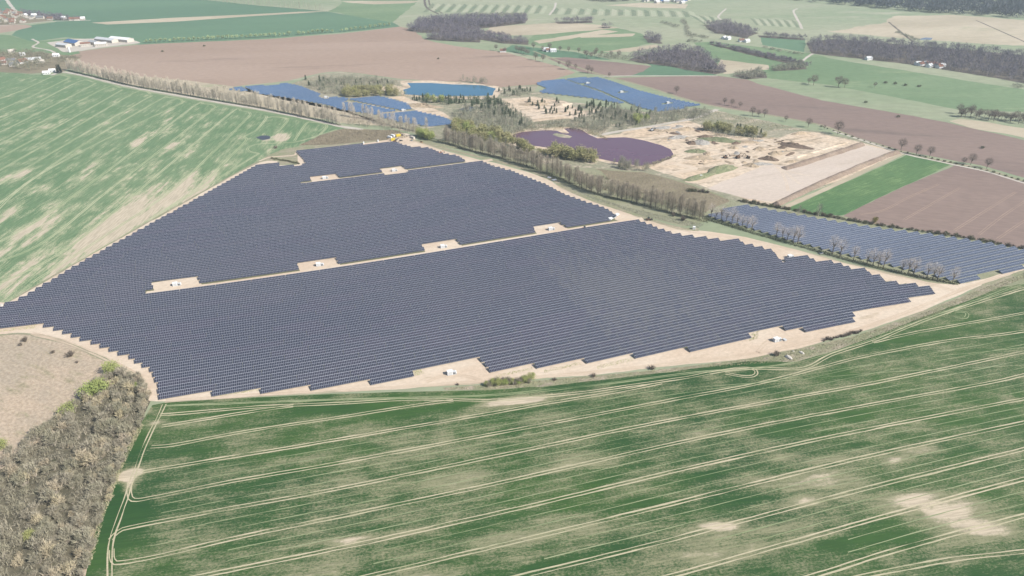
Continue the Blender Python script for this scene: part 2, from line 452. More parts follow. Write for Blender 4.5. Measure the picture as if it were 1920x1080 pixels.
strip('ditch', [(795, -5), (800, 14), (822, 26)], 6, M_woodfloor, 3)
strip('ditch', [(803, -5), (808, 12), (830, 25)], 4, M_woodfloor, 3)
strip('farm_lane', [(1362, 16), (1347, 30), (1352, 37)], 5, M_gravel, 4)
strip('farm_lane', [(1495, 16), (1488, 22), (1500, 45), (1504, 54)], 6, M_gravel, 4)
strip('farm_lane', [(1042, 5), (1040, 15), (1030, 28)], 6, M_gravel, 4)
strip('farm_lane', [(1500, 118), (1520, 103), (1530, 100)], 5, M_gravel, 4)

# ------------------------------------------------------------------ left wheat field
LB = [(-200, 128), (0, 132), (60, 140), (118, 140), (150, 146), (260, 173), (400, 195), (500, 212), (600, 232), (648, 240), (600, 254), (560, 274), (540, 278), (500, 293), (478, 310), (330, 392), (170, 482), (50, 552), (0, 582), (-200, 690)]
bl = [(524, 257, 16, 9, 1.2), (535, 259, 14, 7, .6), (500, 262, 12, 6, .5), (250, 395, 75, 20, .75), (330, 372, 60, 14, .75), (180, 445, 75, 15, .65), (110, 415, 50, 10, .42), (255, 268, 22, 7, .75), (60, 505, 40, 9, .55), (70, 240, 60, 8, .4), (30, 330, 45, 9, .5), (60, 360, 40, 8, .4), (160, 330, 60, 8, .35), (505, 285, 20, 6, .4), (400, 332, 50, 7, .45), (90, 400, 60, 12, .35), (200, 230, 70, 8, .28), (310, 225, 50, 6, .25), (420, 290, 45, 6, .3), (350, 275, 40, 6, .22)]
for i in range(140):
    x = rng.uniform(-20, 560); y = rng.uniform(165, 560)
    bl.append((x, y, rng.uniform(12, 60), rng.uniform(1.5, 5.5), rng.uniform(.15, .52) * (1.25 if y > 300 else .8)))
sheet('wheat_field', LB, M_cropL, 1, 2, 'pale green wheat field streaked with dry sandy patches on the left', bare=bl, cell=5.0, ang=ANG_LEFT)
LT = [[(-20, 192), (40, 170), (103, 142), (130, 144)], [(-20, 214), (60, 180), (130, 146)], [(-20, 236), (70, 192), (150, 152), (176, 154)], [(-20, 258), (90, 203), (180, 156)], [(-20, 282), (90, 222), (200, 164), (228, 165)], [(-20, 306), (110, 236), (230, 168)], [(-20, 330), (120, 251), (257, 172), (284, 177)], [(-20, 357), (130, 267), (285, 179)],
      [(-30, 402), (147, 277), (300, 187), (315, 183), (338, 186), (342, 192)], [(-30, 420), (30, 360), (87, 320), (220, 250), (342, 193)], [(-30, 468), (60, 420), (147, 360), (260, 277), (367, 197), (382, 195), (399, 197), (404, 202)], [(-30, 500), (80, 455), (200, 360), (300, 282), (402, 203)],
      [(-30, 545), (120, 470), (257, 360), (340, 290), (438, 208), (452, 208), (466, 210), (470, 215)], [(60, 530), (200, 440), (318, 360), (395, 290), (469, 216)], [(130, 500), (260, 425), (377, 347), (420, 305), (461, 264), (457, 257), (470, 250), (482, 243), (500, 220), (495, 217)],
      [(500, 221), (512, 219), (532, 221), (540, 225), (520, 248)], [(552, 264), (574, 232), (585, 229), (606, 232), (613, 238), (600, 252)], [(630, 243), (600, 253), (560, 265), (530, 268), (485, 270), (465, 277), (468, 284), (486, 288)], [(486, 288), (465, 300), (400, 340), (300, 400)]]
for t in LT: track(t, M_rutL, 4, 1.15, 2.2, step=5, jit=0.2)
strip('gravel_lane', [(95, 141), (128, 136), (250, 164), (400, 190), (500, 207), (600, 228), (640, 237), (680, 243)], 7, M_gravel, 5, label='pale lane along the foot of the poplar row')
strip('grass_margin', [(-40, 137), (60, 144), (130, 142), (250, 170), (400, 195.5), (500, 212), (640, 240)], 9, M_pasture, 3)
sheet('dry_bank', [(478, 310), (500, 292), (530, 279), (556, 276), (680, 262), (745, 258), (745, 268), (690, 270), (556, 284), (575, 309), (525, 312), (482, 312)], M_verge, 3, 1.5)
strip('field_path', [(486, 302), (505, 295), (530, 293), (552, 291), (556, 285)], 3, M_sand, 6)
strip('field_path', [(-60, 607), (0, 577), (50, 549), (170, 479), (330, 389), (478, 307), (500, 296)], 5, M_verge, 5)
strip('sand_path', [(-60, 612), (0, 581), (50, 554), (170, 484), (330, 394), (480, 311), (520, 304)], 8, M_sand, 5)
sheet('scrub_slope', [(560, 273), (600, 254), (640, 241), (740, 244), (775, 256), (745, 262), (690, 264), (620, 272)], M_scrub, 4, 2, 'brown scrubby slope behind the solar farm')
sheet('field_pond', [(481, 258), (490, 254.5), (503, 254), (509, 257), (505, 261), (492, 263)], M_puddle, 5, 1, 'small dark puddle in the wheat')

# ------------------------------------------------------------------ disused pit and quarry
sheet('pit_ground', [(545, 157), (600, 139), (640, 135), (752, 149), (800, 152), (880, 154), (935, 165), (1012, 158), (1003, 170), (1065, 190), (1220, 212), (1300, 202), (1335, 206), (1500, 240), (1612, 262), (1690, 290), (1450, 388), (1395, 382), (1330, 408), (1190, 375), (1000, 305), (830, 262), (750, 244), (640, 208), (430, 166)], M_pitbase, 2, 3, 'rough dry grass of the disused sand pit')
sheet('pit_sand', [(1110, 300), (1140, 262), (1165, 247), (1205, 240), (1290, 227), (1330, 238), (1360, 250), (1400, 257), (1460, 258), (1500, 246), (1530, 248), (1612, 266), (1690, 290), (1450, 386), (1400, 374), (1330, 352), (1235, 322), (1205, 312)], M_pit, 3, 3, 'bright quarry sand')
sheet('pit_sand', [(938, 186), (1000, 181), (1062, 190), (1082, 204), (1062, 216), (992, 223), (968, 212), (950, 198)], M_pit, 3, 3)
sheet('pit_sand', [(1075, 210), (1120, 205), (1110, 218), (1070, 222), (1000, 228), (1000, 222)], M_pit, 3, 3)
sheet('pit_sand', [(715, 184), (755, 180), (790, 193), (830, 210), (845, 222), (800, 215), (775, 205), (745, 186)], M_pit, 3, 2)
sheet('pit_sand', [(700, 163), (740, 160), (758, 163), (757, 172), (720, 170)], M_pit, 3, 2)
sheet('pond_shore', [(752, 152), (800, 151), (880, 155), (935, 162), (945, 170), (930, 184), (880, 186), (752, 180)], M_pit, 3, 2)
sheet('pond', [(757, 168), (770, 164), (763, 155.5), (800, 155), (850, 158), (905, 160), (930, 166), (925, 172), (924, 179), (880, 181), (800, 181), (757, 177)], M_blue, 5, 1.5, 'bright blue quarry pond')
sheet('pond', [(862, 205), (875, 200), (892, 201), (888, 208), (870, 210)], M_dull, 5, 1)
sheet('pond_shore', [(940, 262), (955, 248), (990, 241), (1055, 238), (1095, 238), (1135, 254), (1185, 250), (1245, 264), (1275, 285), (1258, 306), (1205, 318), (1110, 300), (1020, 280), (960, 275)], M_pit, 4, 2)
sheet('pond', [(953, 258), (966, 250), (985, 247), (1020, 243.5), (1045, 245), (1055, 250), (1068, 250), (1058, 241), (1075, 240), (1092, 244), (1104, 252), (1120, 260), (1140, 259), (1172, 257.5), (1205, 263), (1240, 272), (1258, 280), (1263, 289), (1258, 298), (1225, 308), (1200, 311), (1150, 303), (1080, 288), (1020, 276), (965, 268)], M_purple, 6, 1.2, 'large purple quarry pond')
sheet('islet', [(1036, 252), (1042, 249), (1060, 252), (1075, 256), (1068, 260), (1046, 257)], M_pitbase, 7, 1)
strip('quarry_track', [(960, 205), (1000, 213), (1040, 208), (1080, 203), (1062, 215), (1000, 222), (985, 230)], 5, M_sand, 5)
strip('quarry_track', [(1085, 262), (1140, 250), (1200, 240), (1260, 230), (1300, 222), (1345, 205)], 7, M_gravel, 5)
strip('quarry_track', [(1285, 340), (1310, 342), (1340, 332), (1390, 315), (1420, 308)], 5, M_sand, 5)
strip('quarry_track', [(1225, 300), (1300, 315), (1260, 325)], 9, M_sand, 5)
sheet('pale_plot', [(1325, 353), (1345, 345), (1400, 322), (1445, 308), (1480, 312), (1530, 300), (1620, 271), (1680, 285), (1625, 312), (1520, 352), (1450, 378), (1400, 372)], M_pink, 4, 1.5, 'bare pinkish plot beside the quarry')
for t in ([(1455, 312), (1475, 325), (1500, 345)], [(1455, 312), (1480, 322), (1520, 330)], [(1455, 312), (1470, 330), (1478, 358)]): track(t, M_sand, 6, 0.9)
sheet('crop_field', [(1470, 392), (1505, 379), (1700, 290), (1782, 309), (1682, 355), (1580, 404), (1520, 402)], M_cropR, 4, 1, 'vivid green crop strip right of the quarry', bare=[(1600, 350, 30, 3, .3), (1650, 315, 25, 3, .2)], cell=6, ang=ang_of((1490, 385), (1770, 292)))
sheet('ploughed_field', [(1580, 405), (1682, 357), (1790, 309), (1840, 318), (1920, 341), (2080, 385), (2080, 520), (1920, 466), (1760, 438), (1640, 420)], M_plough2, 3, 1.5, 'brown harrowed field with tractor marks')
for t in ([(1612, 402), (1655, 395), (1700, 372), (1760, 345)], [(1835, 440), (1880, 405), (1930, 372)], [(1870, 448), (1915, 418), (1960, 392)], [(1790, 432), (1850, 394), (1905, 360)], [(1695, 412), (1760, 375), (1800, 352)]):
    track(t, M_plough, 5, 0.55)
sheet('grass_margin', [(1330, 408), (1395, 381), (1470, 392), (1520, 402), (1580, 405), (1640, 420), (1760, 438), (1920, 466), (2000, 490), (2000, 520), (1830, 545), (1780, 540)], M_grass, 5, 1.5)
sheet('grass_slope', [(745, 262), (830, 262), (930, 288), (1000, 306), (1060, 312), (1150, 318), (1210, 322), (1300, 345), (1380, 375), (1395, 381), (1322, 406), (1330, 412), (1280, 424), (1180, 398), (1090, 362), (1030, 338), (940, 300), (860, 280), (770, 262)], M_grass, 4, 2, 'grassy slope between the tree row and the purple pond')
sheet('grass_slope', [(1120, 318), (1205, 322), (1300, 348), (1370, 376), (1325, 400), (1230, 372), (1150, 345)], M_scrub, 5, 3)

# ------------------------------------------------------------------ solar farm ground
sheet('sand_track', [(-120, 640), (-120, 560), (12, 569), (50, 553), (170, 483), (330, 393), (480, 311), (556, 309), (556, 284), (680, 269), (725, 262), (740, 250), (765, 250), (790, 270), (860, 290), (930, 306), (1000, 326), (1030, 338), (1050, 352), (1100, 374), (1160, 394), (1215, 413), (1280, 430), (1330, 434), (1400, 444), (1470, 462), (1560, 487), (1660, 512), (1740, 528), (1800, 534), (1835, 531), (1845, 533), (1800, 556), (1700, 594), (1600, 628), (1500, 652), (1400, 672), (1300, 684), (1200, 695), (1100, 704), (1010, 712), (920, 718), (830, 724), (480, 743), (300, 754), (272, 752), (274, 720), (262, 703), (215, 679), (150, 648), (90, 630), (40, 623), (-120, 634)], M_sand, 6, 1.5, 'pale sandy ground and perimeter track of the solar farm')
strip('sand_road', [(1800, 536), (1840, 529), (1880, 516), (1920, 502), (2000, 472)], 5, M_sand, 7)
strip('grass_margin', [(770, 262), (860, 285), (940, 304), (1000, 322), (1034, 334), (1047, 343), (1056, 352), (1110, 375), (1165, 393), (1215, 410), (1270, 427), (1310, 431)], 6, M_verge, 7)
sheet('shrub_verge', [(830, 727), (905, 721), (1010, 713), (1100, 705), (1200, 696), (1300, 685), (1400, 673), (1500, 653), (1600, 629), (1700, 596), (1800, 558), (1850, 534), (1920, 508), (2000, 478), (2000, 490), (1920, 521), (1850, 548), (1780, 576), (1640, 632), (1540, 664), (1490, 678), (1400, 678), (1300, 692), (1200, 704), (1100, 716), (1010, 726), (905, 733), (830, 733)], M_verge, 8, 1.2, 'rough grass verge between sand track and wheat')
sheet('fallow', [(-150, 634), (0, 626), (50, 627), (100, 634), (150, 651), (215, 683), (258, 706), (270, 725), (270, 760), (260, 800), (220, 880), (180, 1000), (150, 1180), (-150, 1180)], M_dry, 2, 1.5, 'beige fallow ground at the left edge')
sheet('wood_floor', [(150, 760), (165, 740), (215, 698), (262, 712), (280, 752), (262, 795), (225, 868), (190, 955), (160, 1060), (150, 1200), (-150, 1200), (-150, 890), (0, 885), (70, 835), (125, 806)], M_wfloor, 3, 3)
for p, w in (([(60, 628), (130, 645), (200, 676), (256, 703)], 3.0), ([(-40, 632), (40, 626), (90, 632)], 2.0)):
    strip('grass_margin', p, w, M_verge, 5)

# ------------------------------------------------------------------ front wheat field
FB = [(120, 1400), (140, 1160), (160, 1080), (172, 1020), (190, 955), (226, 866), (262, 797), (285, 760), (310, 755), (480, 745), (830, 732), (905, 732), (1010, 725), (1100, 715), (1200, 703), (1300, 691), (1400, 677), (1480, 675), (1520, 662), (1640, 621), (1780, 572), (1850, 546), (1920, 520), (2100, 455), (2400, 480), (2400, 1400)]
bf = [(1800, 972, 26, 9, .75), (1715, 935, 16, 5, .6), (1755, 953, 20, 8, .55), (1850, 992, 18, 6, .4), (480, 768, 35, 3, -.6), (620, 768, 40, 4, -.6), (800, 768, 40, 4, -.5), (1200, 712, 50, 3, -.5), (1420, 683, 20, 2, -.5), (210, 940, 6, 14, -.9), (190, 1020, 8, 16, -.9), (250, 830, 6, 10, -.7), (260, 950, 6, 8, -.5), (1860, 1000, 14, 5, .5), (965, 753, 24, 3.6, 1.7), (246, 887, 5.5, 3.6, 1.9), (234, 896, 5, 2.6, 1.3), (240, 912, 3, 4, 1.2), (206, 1010, 3, 4, 1.0), (292, 792, 4, 2, .9), (276, 770, 3, 2.5, .8), (1390, 693, 9, 1.6, .6), (1320, 988, 14, 3.5, .65), (1370, 985, 12, 3, .55), (700, 800, 40, 5, .2), (760, 855, 45, 6, .42), (860, 905, 40, 5, .42), (640, 905, 50, 6, .3), (1100, 870, 30, 5, .3), (1500, 905, 22, 4, .55), (1480, 856, 8, 2, .75), (1680, 862, 7, 2.5, .75), (1735, 840, 9, 3, .5), (1400, 760, 12, 3, .6), (1310, 815, 8, 3, .5), (1360, 850, 6, 2, .5), (1560, 920, 40, 7, .35), (1640, 950, 35, 6, .4), (1400, 1030, 40, 5, .35), (1240, 1050, 40, 5, .3), (1550, 690, 30, 3, .35), (1600, 720, 30, 3, .3), (1890, 745, 5, 4, .5), (1795, 1050, 5, 1.6, 1.1), (500, 1000, 40, 4, .3), (700, 1040, 40, 4, .25), (1010, 1000, 40, 5, .22), (1100, 745, 50, 3, .22), (1150, 800, 50, 4, .2), (1690, 800, 22, 4, .3), (800, 745, 30, 1.5, .2),
      (1600, 780, 14, 5, -.5), (1480, 800, 18, 4, -.45), (1400, 935, 25, 5, -.45), (1330, 890, 14, 3, -.4), (1700, 1010, 14, 3, -.4), (1600, 1015, 25, 4, -.5), (560, 880, 22, 3, -.35), (900, 780, 50, 3, -.4), (1180, 945, 25, 4, -.35), (1440, 780, 12, 3, -.3), (1780, 790, 16, 4, -.4), (215, 980, 14, 10, -.6), (1690, 640, 60, 6, -.35)]
for i in range(170):
    bf.append((rng.uniform(330, 1930), rng.uniform(770, 1090), rng.uniform(6, 34), rng.uniform(.8, 3.4), rng.uniform(-.28, .45)))
sheet('wheat_field', FB, M_cropF, 4, 0.6, 'dark green young wheat field in the foreground with bare sandy patches', bare=bf, cell=2.6, ang=ANG_FRONT)
0 and sheet('wheat_edge', [(160, 1080), (176, 1010), (192, 950), (228, 864), (264, 795), (272, 797), (236, 868), (202, 955), (186, 1012), (172, 1080)], M_cropR, 5, 0.6)
HEAD = [[(308, 758), (296, 785), (281, 814), (266, 848), (257, 876), (250, 893), (242, 915), (235, 940), (222, 975), (211, 1005), (206, 1040), (207, 1120)],
        [(300, 778), (390, 771), (483, 763), (640, 756), (780, 748.5), (917, 750.5), (1010, 744), (1100, 735), (1190, 722), (1280, 709), (1345, 697), (1407, 691), (1460, 691.5), (1493, 692), (1520, 686), (1563, 664), (1637, 640), (1707, 611), (1780, 584), (1920, 541), (2050, 505)],
        [(303, 799), (390, 785), (483, 770), (550, 761)]]
TR = [[(283, 838), (333, 833), (467, 808), (640, 782), (780, 760), (850, 751)],
      [(252, 893), (266, 886), (290, 881), (433, 857), (640, 823), (936, 772), (1020, 757), (1150, 736), (1240, 718)],
      [(243, 905), (242, 926), (252, 938), (300, 930), (433, 903), (640, 867), (960, 807), (1280, 746), (1430, 717), (1560, 683), (1613, 670), (1770, 640), (1920, 621), (2050, 592)],
      [(207, 1012), (222, 997), (253, 987), (433, 953), (640, 915), (960, 849), (1280, 783), (1630, 719), (1920, 660), (2050, 630)],
      [(210, 1030), (211, 1050), (225, 1055), (300, 1042), (467, 1003), (640, 968), (960, 900), (1280, 828), (1560, 772), (1843, 720), (1920, 703), (2050, 675)],
      [(200, 1115), (367, 1082), (640, 1027), (960, 956), (1280, 880), (1600, 810), (1920, 748), (2050, 722)],
      [(300, 1165), (640, 1092), (960, 1017), (1280, 940), (1600, 862), (1920, 792), (2050, 765)],
      [(640, 1160), (960, 1085), (1280, 1006), (1600, 922), (1920, 842), (2050, 812)],
      [(960, 1156), (1280, 1074), (1640, 973), (1780, 935), (1920, 898), (2050, 866)],
      [(1380, 1120), (1530, 1078), (1713, 1022), (1920, 967), (2050, 935)],
      [(1540, 1100), (1623, 1080), (1780, 1050), (1920, 1034), (2050, 1018)],
      [(1637, 642), (1720, 623), (1920, 587), (2050, 562)]]
for t in HEAD + TR: track(t, M_rut, 6, 0.66, 2.05, jit=.42)
track([(1330, 700), (1390, 690), (1416, 694), (1415, 704), (1395, 706), (1360, 700)], M_rut, 8, 0.7)
track([(1790, 584), (1812, 586), (1810, 596), (1790, 594)], M_seam, 8, 0.7)
for a, b_ in zip(TR[1:9], TR[2:10]):
    x0 = max(a[1][0], b_[1][0]) + 60; x1 = 1990
    A = np.array(a[1:]); B = np.array(b_[1:])
    for f in (0.34, 0.67):
        xs = np.linspace(x0, x1, 14)
        ys = np.interp(xs, A[:, 0], A[:, 1]) * (1 - f) + np.interp(xs, B[:, 0], B[:, 1]) * f
        strip('seeder_seam', np.c_[xs, ys], 0.38, M_seam, 7, 0.5, label='thin pale seam between sowing passes')
for off in (6, 10):
    strip('seeder_seam', [(310, 757 + off * .5), (640, 745 + off * .5), (905, 737 + off * .6), (1100, 719 + off * .6), (1300, 694 + off * .6), (1480, 677 + off * .6), (1640, 624 + off), (1780, 575 + off), (1920, 522 + off)], 0.6, M_seam, 7, 0.5)

for t in ([(60, 624), (120, 640), (200, 672), (262, 707), (282, 740)], [(310, 751), (480, 740), (640, 732), (830, 720), (920, 714), (1010, 706), (1100, 698), (1200, 688), (1300, 676), (1400, 664), (1500, 644), (1600, 619), (1700, 585), (1790, 548), (1830, 534)], [(1790, 545), (1700, 520), (1600, 497), (1500, 471), (1400, 449), (1300, 434), (1220, 418)], [(1200, 409), (1150, 392), (1090, 372), (1040, 347), (980, 322), (900, 301), (830, 281), (770, 262)], [(1420, 660), (1440, 640), (1470, 640), (1500, 640)], [(800, 716), (830, 704), (870, 704), (900, 712)], [(1796, 544), (1840, 530), (1900, 509)]):
    for k in (0, 1.6): track([(x, y + k) for x, y in t], M_sanddark, 8, 0.6, 1.9, 'tyre_mark', jit=.5)
# ------------------------------------------------------------------ solar farm
def glass(name, c, rough=0.16, spec=0.5, c2=None):
    m, nt, b = new_mat(name); n = N(nt)
    k = n.noise(0.012, 3, 0.5, ang=ANG_ROW, stretch=(2, 1, 1)); k2 = n.noise(0.35, 1, 0.5)
    cc = n.mix(n.ramp(k, 0.35, 0.65), c, c2 or tuple(x * 0.8 for x in c))
    cc = n.mix(n.math('MULTIPLY', k2, 0.4), cc, tuple(x * 1.5 for x in c))
    nt.links.new(cc, b.inputs['Base Color'])
    b.inputs['Roughness'].default_value = rough; b.inputs['Specular IOR Level'].default_value = spec
    return m
M_glass = glass('module_glass', (0.019, 0.022, 0.038), c2=(0.027, 0.029, 0.043))
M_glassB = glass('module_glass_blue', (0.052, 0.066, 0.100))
M_glass2 = glass('module_glass_violet', (0.025, 0.024, 0.042), c2=(0.030, 0.031, 0.045))
M_glass_sheen = glass('module_glass_sheen', (0.036, 0.037, 0.046), 0.22, c2=(0.044, 0.044, 0.051))  # paler glass tone that paints the glare patch into the modules
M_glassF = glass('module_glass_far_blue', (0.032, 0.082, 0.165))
M_alu = plain('module_frame', (0.37, 0.385, 0.44), 0.5, 0.1, 0.4, 0.08)
M_steel = plain('galvanised_steel', (0.30, 0.31, 0.32), 0.5, 0.5, 0.4)

PITCH_R = 6.65
SEGS = [((556, 283), (680, 270.6), 1), ((565, 342.5), (680, 329.5), 3), ((660, 332.5), (875, 305), 3), ((281, 530), (370, 518.7), 1), ((272.5, 552.5), (480, 525.6), 8), ((480, 525.6), (640, 501.7), 8), ((640, 501.7), (780, 479.5), 8), ((780, 479.5), (1050, 430), 8), ((1050, 430), (1196, 413), 8), ((301, 747.5), (392.5, 728.7), 2), ((397, 740), (490, 721), 2), ((0, 618), (70, 607.5), 2), ((780, 690.6), (890, 668), 2), ((922, 701), (1000, 684), 2), ((1012, 692.5), (1092, 673.7), 2), ((1105, 683), (1185, 665), 2), ((1407, 624), (1460, 610.6), 2), ((1517, 622.5), (1609, 599), 2), ((1601, 589), (1747, 551), 2), ((1468, 489), (1510, 479), 1), ((583, 728), (693, 707), 2)]
# row field R(x, y): whole numbers are the centre lines of panel rows
def basis(x, y):
    u = x / 400.0; v = (y - 550.0) / 400.0
    return np.stack([u, v, u * u, u * v, v * v, u ** 3, u * u * v, u * v * v, v ** 3, u ** 4, u ** 3 * v, u * u * v * v], -1)
def basis_d(x, y):
    u = x / 400.0; v = (y - 550.0) / 400.0; z = np.zeros_like(u); o = np.ones_like(u); k = 1 / 400.0
    return (np.stack([o, z, 2 * u, v, z, 3 * u * u, 2 * u * v, v * v, z, 4 * u ** 3, 3 * u * u * v, 2 * u * v * v], -1) * k,
            np.stack([z, o, z, u, 2 * v, z, u * u, 2 * u * v, 3 * v * v, z, u ** 3, 2 * u * u * v], -1) * k)
rowsA, rhs = [], []
for a, b_, w in SEGS:
    A = np.array(G(a, 1.0)); B = np.array(G(b_, 1.0)); L = np.hypot(*(B - A))
    rowsA.append((basis(*B) - basis(*A)) / L * PITCH_R * w * 3); rhs.append(0.0)
for gx in np.linspace(-550, 550, 8):
    for gy in np.linspace(330, 900, 7):
        dx, dy = basis_d(np.float64(gx), np.float64(gy))
        nrm = (-math.sin(ANG_ROW), math.cos(ANG_ROW))
        rowsA.append((dx * nrm[0] + dy * nrm[1]) * PITCH_R * 2.5); rhs.append(2.65)
        rowsA.append((dx * nrm[1] - dy * nrm[0]) * PITCH_R * 0.15); rhs.append(0.0)
def solve_rows():
    c = np.linalg.lstsq(np.array(rowsA), np.array(rhs), rcond=None)[0]
    g = []
    for q in ((300, 600), (500, 400), (700, 600), (900, 400), (1000, 550), (1300, 550), (500, 680), (250, 520)):
        dx, dy = basis_d(*[np.float64(w) for w in G(q, 1.0)]); g.append(math.hypot(float(dx @ c), float(dy @ c)))
    print('row pitch spread', [round(1 / w, 2) for w in g])
    return c / (np.mean(g) * PITCH_R)
COEF = solve_rows()
# the upper service road takes the place of a whole row as well
UP = [np.array(G(q, 1.0)) for q in ((600, 338.5), (670, 331), (770, 318), (860, 306))]; LO = np.array(G((700, 490.5), 0.0))
dR = round(np.mean([float((basis(*u) - basis(*LO)) @ COEF) for u in UP]))
for u in UP: rowsA.append((basis(*u) - basis(*LO)) * 8.0); rhs.append(dR * 8.0)
COEF = np.linalg.lstsq(np.array(rowsA), np.array(rhs), rcond=None)[0]
R_REF = float(basis(*np.array(G((700, 490.5), 0.0))) @ COEF)     # the sand road is the row left out

MODW, MODH, TILT = 1.14, 2.34, math.radians(18.0)
def build_row(name, C, T, mats, label, group, z0=0.9, posts=True, gap_every=26, r=rng, slope=2, tone=None):
    """one mounted row; C are module centre points along the row, T unit tangents"""
    n = len(C)
    o = empty(name, (C[n // 2][0], C[n // 2][1], 0)); tag(o, label, 'solar panels', group)
    C = C - np.array(o.location[:2])
    U = np.c_[-T[:, 1], T[:, 0]] * math.cos(TILT)          # up the slope, plan part
    uz = math.sin(TILT)
    nz = math.cos(TILT); NP = np.c_[T[:, 1], -T[:, 0]] * math.sin(TILT)   # panel normal, plan part
    hh = slope * MODH / 2
    zc = z0 + hh * uz
    def pt(idx, a, s, h):
        return np.c_[C[idx] + T[idx] * a + U[idx] * s + NP[idx] * h, np.full(len(idx), zc + uz * s + nz * h)]
    I = np.arange(n)
    V, F, MI = [], [], []
    cnt = 0
    def quads(a, b, c, d, mi):
        nonlocal cnt
        k = len(a); V.append(np.vstack([a, b, c, d])); i = np.arange(k)
        F.append(np.c_[i, i + k, i + 2 * k, i + 3 * k] + cnt); MI.append(np.broadcast_to(mi, (k,))); cnt += 4 * k
    first = (I % gap_every == 0); last = (I % gap_every == gap_every - 1)
    al = np.where(first, -MODW / 2 + 0.13, -MODW / 2); ar = np.where(last, MODW / 2 - 0.13, MODW / 2)
    al = al[:, None]; ar = ar[:, None]
    quads(pt(I, al, -hh, 0), pt(I, ar, -hh, 0), pt(I, ar, hh, 0), pt(I, al, hh, 0), 0)
    for s in range(slope):
        s0 = -hh + s * MODH + 0.08; s1 = s0 + MODH - (0.19 if s < slope - 1 else 0.24)
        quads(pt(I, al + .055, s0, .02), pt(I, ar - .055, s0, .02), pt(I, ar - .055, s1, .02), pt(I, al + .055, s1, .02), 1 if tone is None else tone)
    # slab edges and underside, one piece per table
    st = np.arange(0, n, gap_every); en = np.minimum(st + gap_every - 1, n - 1)
    def tp(idx, a, s, h): return pt(idx, a, s, h)
    A0, A1 = -MODW / 2 + .13, MODW / 2 - .13
    fl, fr, br, bl_ = tp(st, A0, -hh, 0), tp(en, A1, -hh, 0), tp(en, A1, hh, 0), tp(st, A0, hh, 0)
    gl, gr, hr, hl = tp(st, A0, -hh, -.12), tp(en, A1, -hh, -.12), tp(en, A1, hh, -.12), tp(st, A0, hh, -.12)
    quads(gl, gr, fr, fl, 0); quads(gr, hr, br, fr, 0); quads(hr, hl, bl_, br, 0); quads(hl, gl, fl, bl_, 0); quads(gr, gl, hl, hr, 2)
    me = mesh_np('module_field', np.vstack(V), np.vstack(F), mats, np.concatenate(MI))
    f = link('module_field', me, o); f['kind'] = 'stuff'
    if posts:
        J = np.arange(2, n, 5); V, F, cnt = [], [], 0
        for s in (-hh * .55, hh * .55):
            P = pt(J, 0, s, -.12); w = .07
            q = [P + np.array(d) for d in ((-w, -w, 0), (w, -w, 0), (w, w, 0), (-w, w, 0))]
            b4 = [x * np.array([1, 1, 0]) + np.array([0, 0, -.3]) for x in q]
            for a, c in ((0, 1), (1, 2), (2, 3), (3, 0)):
                k = len(P); V.append(np.vstack([b4[a], b4[c], q[c], q[a]])); i = np.arange(k)
                F.append(np.c_[i, i + k, i + 2 * k, i + 3 * k] + cnt); cnt += 4 * k
        if len(J):
            p = link('support_posts', mesh_np('support_posts', np.vstack(V), np.vstack(F), M_steel), o); p['kind'] = 'stuff'
    return o

GLARE = np.array(G((1150, 545)))  # centre of the painted sheen on the panel rows
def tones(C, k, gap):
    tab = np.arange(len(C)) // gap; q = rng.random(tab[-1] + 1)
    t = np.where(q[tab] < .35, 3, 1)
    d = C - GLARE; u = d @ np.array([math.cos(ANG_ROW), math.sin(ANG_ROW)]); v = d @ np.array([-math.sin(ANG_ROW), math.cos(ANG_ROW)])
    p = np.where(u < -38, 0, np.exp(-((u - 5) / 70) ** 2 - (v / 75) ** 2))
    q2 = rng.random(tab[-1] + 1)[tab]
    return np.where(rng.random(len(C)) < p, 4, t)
def runs(mask, minlen):
    out = []; i = 0; n = len(mask)
    while i < n:
        if mask[i]:
            j = i
            while j < n and mask[j]: j += 1
            if j - i >= minlen: out.append((i, j))
            i = j
        else: i += 1
    return out

MAIN = [(-70, 612), (0, 577), (12, 569), (32, 562), (50, 553), (171, 482), (245, 441), (333, 393), (393, 360), (482, 310), (523, 305), (525, 311), (550, 310), (552, 312), (575, 308), (573, 304), (556, 284), (680, 271), (719, 267), (742, 265), (752, 271), (772, 276), (802, 277), (830, 288), (860, 293), (876, 303.5), (903, 303), (930, 313), (960, 321), (1007, 340), (1026, 347), (1056, 364), (1099, 379), (1122, 386), (1134, 391), (1146, 396), (1154, 405), (1160, 412), (1196, 413), (1210, 419), (1225, 424), (1240, 432), (1255, 432), (1260, 439), (1275, 440), (1295, 441), (1312, 447), (1343, 445), (1352, 451), (1378, 445), (1395, 457), (1407, 456), (1415, 462), (1427, 460), (1433, 467), (1443, 466), (1450, 473), (1465, 490), (1510, 479), (1533, 492), (1557, 486), (1565, 496), (1573, 493), (1602, 507), (1620, 503), (1640, 519), (1650, 518), (1658, 526), (1674, 523), (1684, 531), (1701, 527), (1709, 535), (1718, 534), (1726, 542), (1742, 538.5), (1753, 546), (1747, 552), (1600, 589.5), (1611, 597.5), (1513, 622.5), (1504, 615), (1473, 619), (1465, 611), (1403, 626), (1408, 634), (1298, 664), (1290, 656), (1195, 672.5), (1187, 665), (1103, 684.5), (1093, 673.5), (1012, 693), (1003, 685), (922, 702), (905, 680), (893, 668), (772, 692), (776, 703), (697, 719.5), (693, 711), (583, 729), (575, 720), (490, 734), (485, 725), (397, 741), (390, 730), (300, 748), (295, 725), (290, 705), (283, 696), (268, 686), (236, 666.5), (211, 658.5), (190, 650.5), (171, 642.5), (151, 635.5), (132, 628.5), (115, 622.5), (97, 614.5), (70, 607.5), (0, 618.5), (-70, 629)]
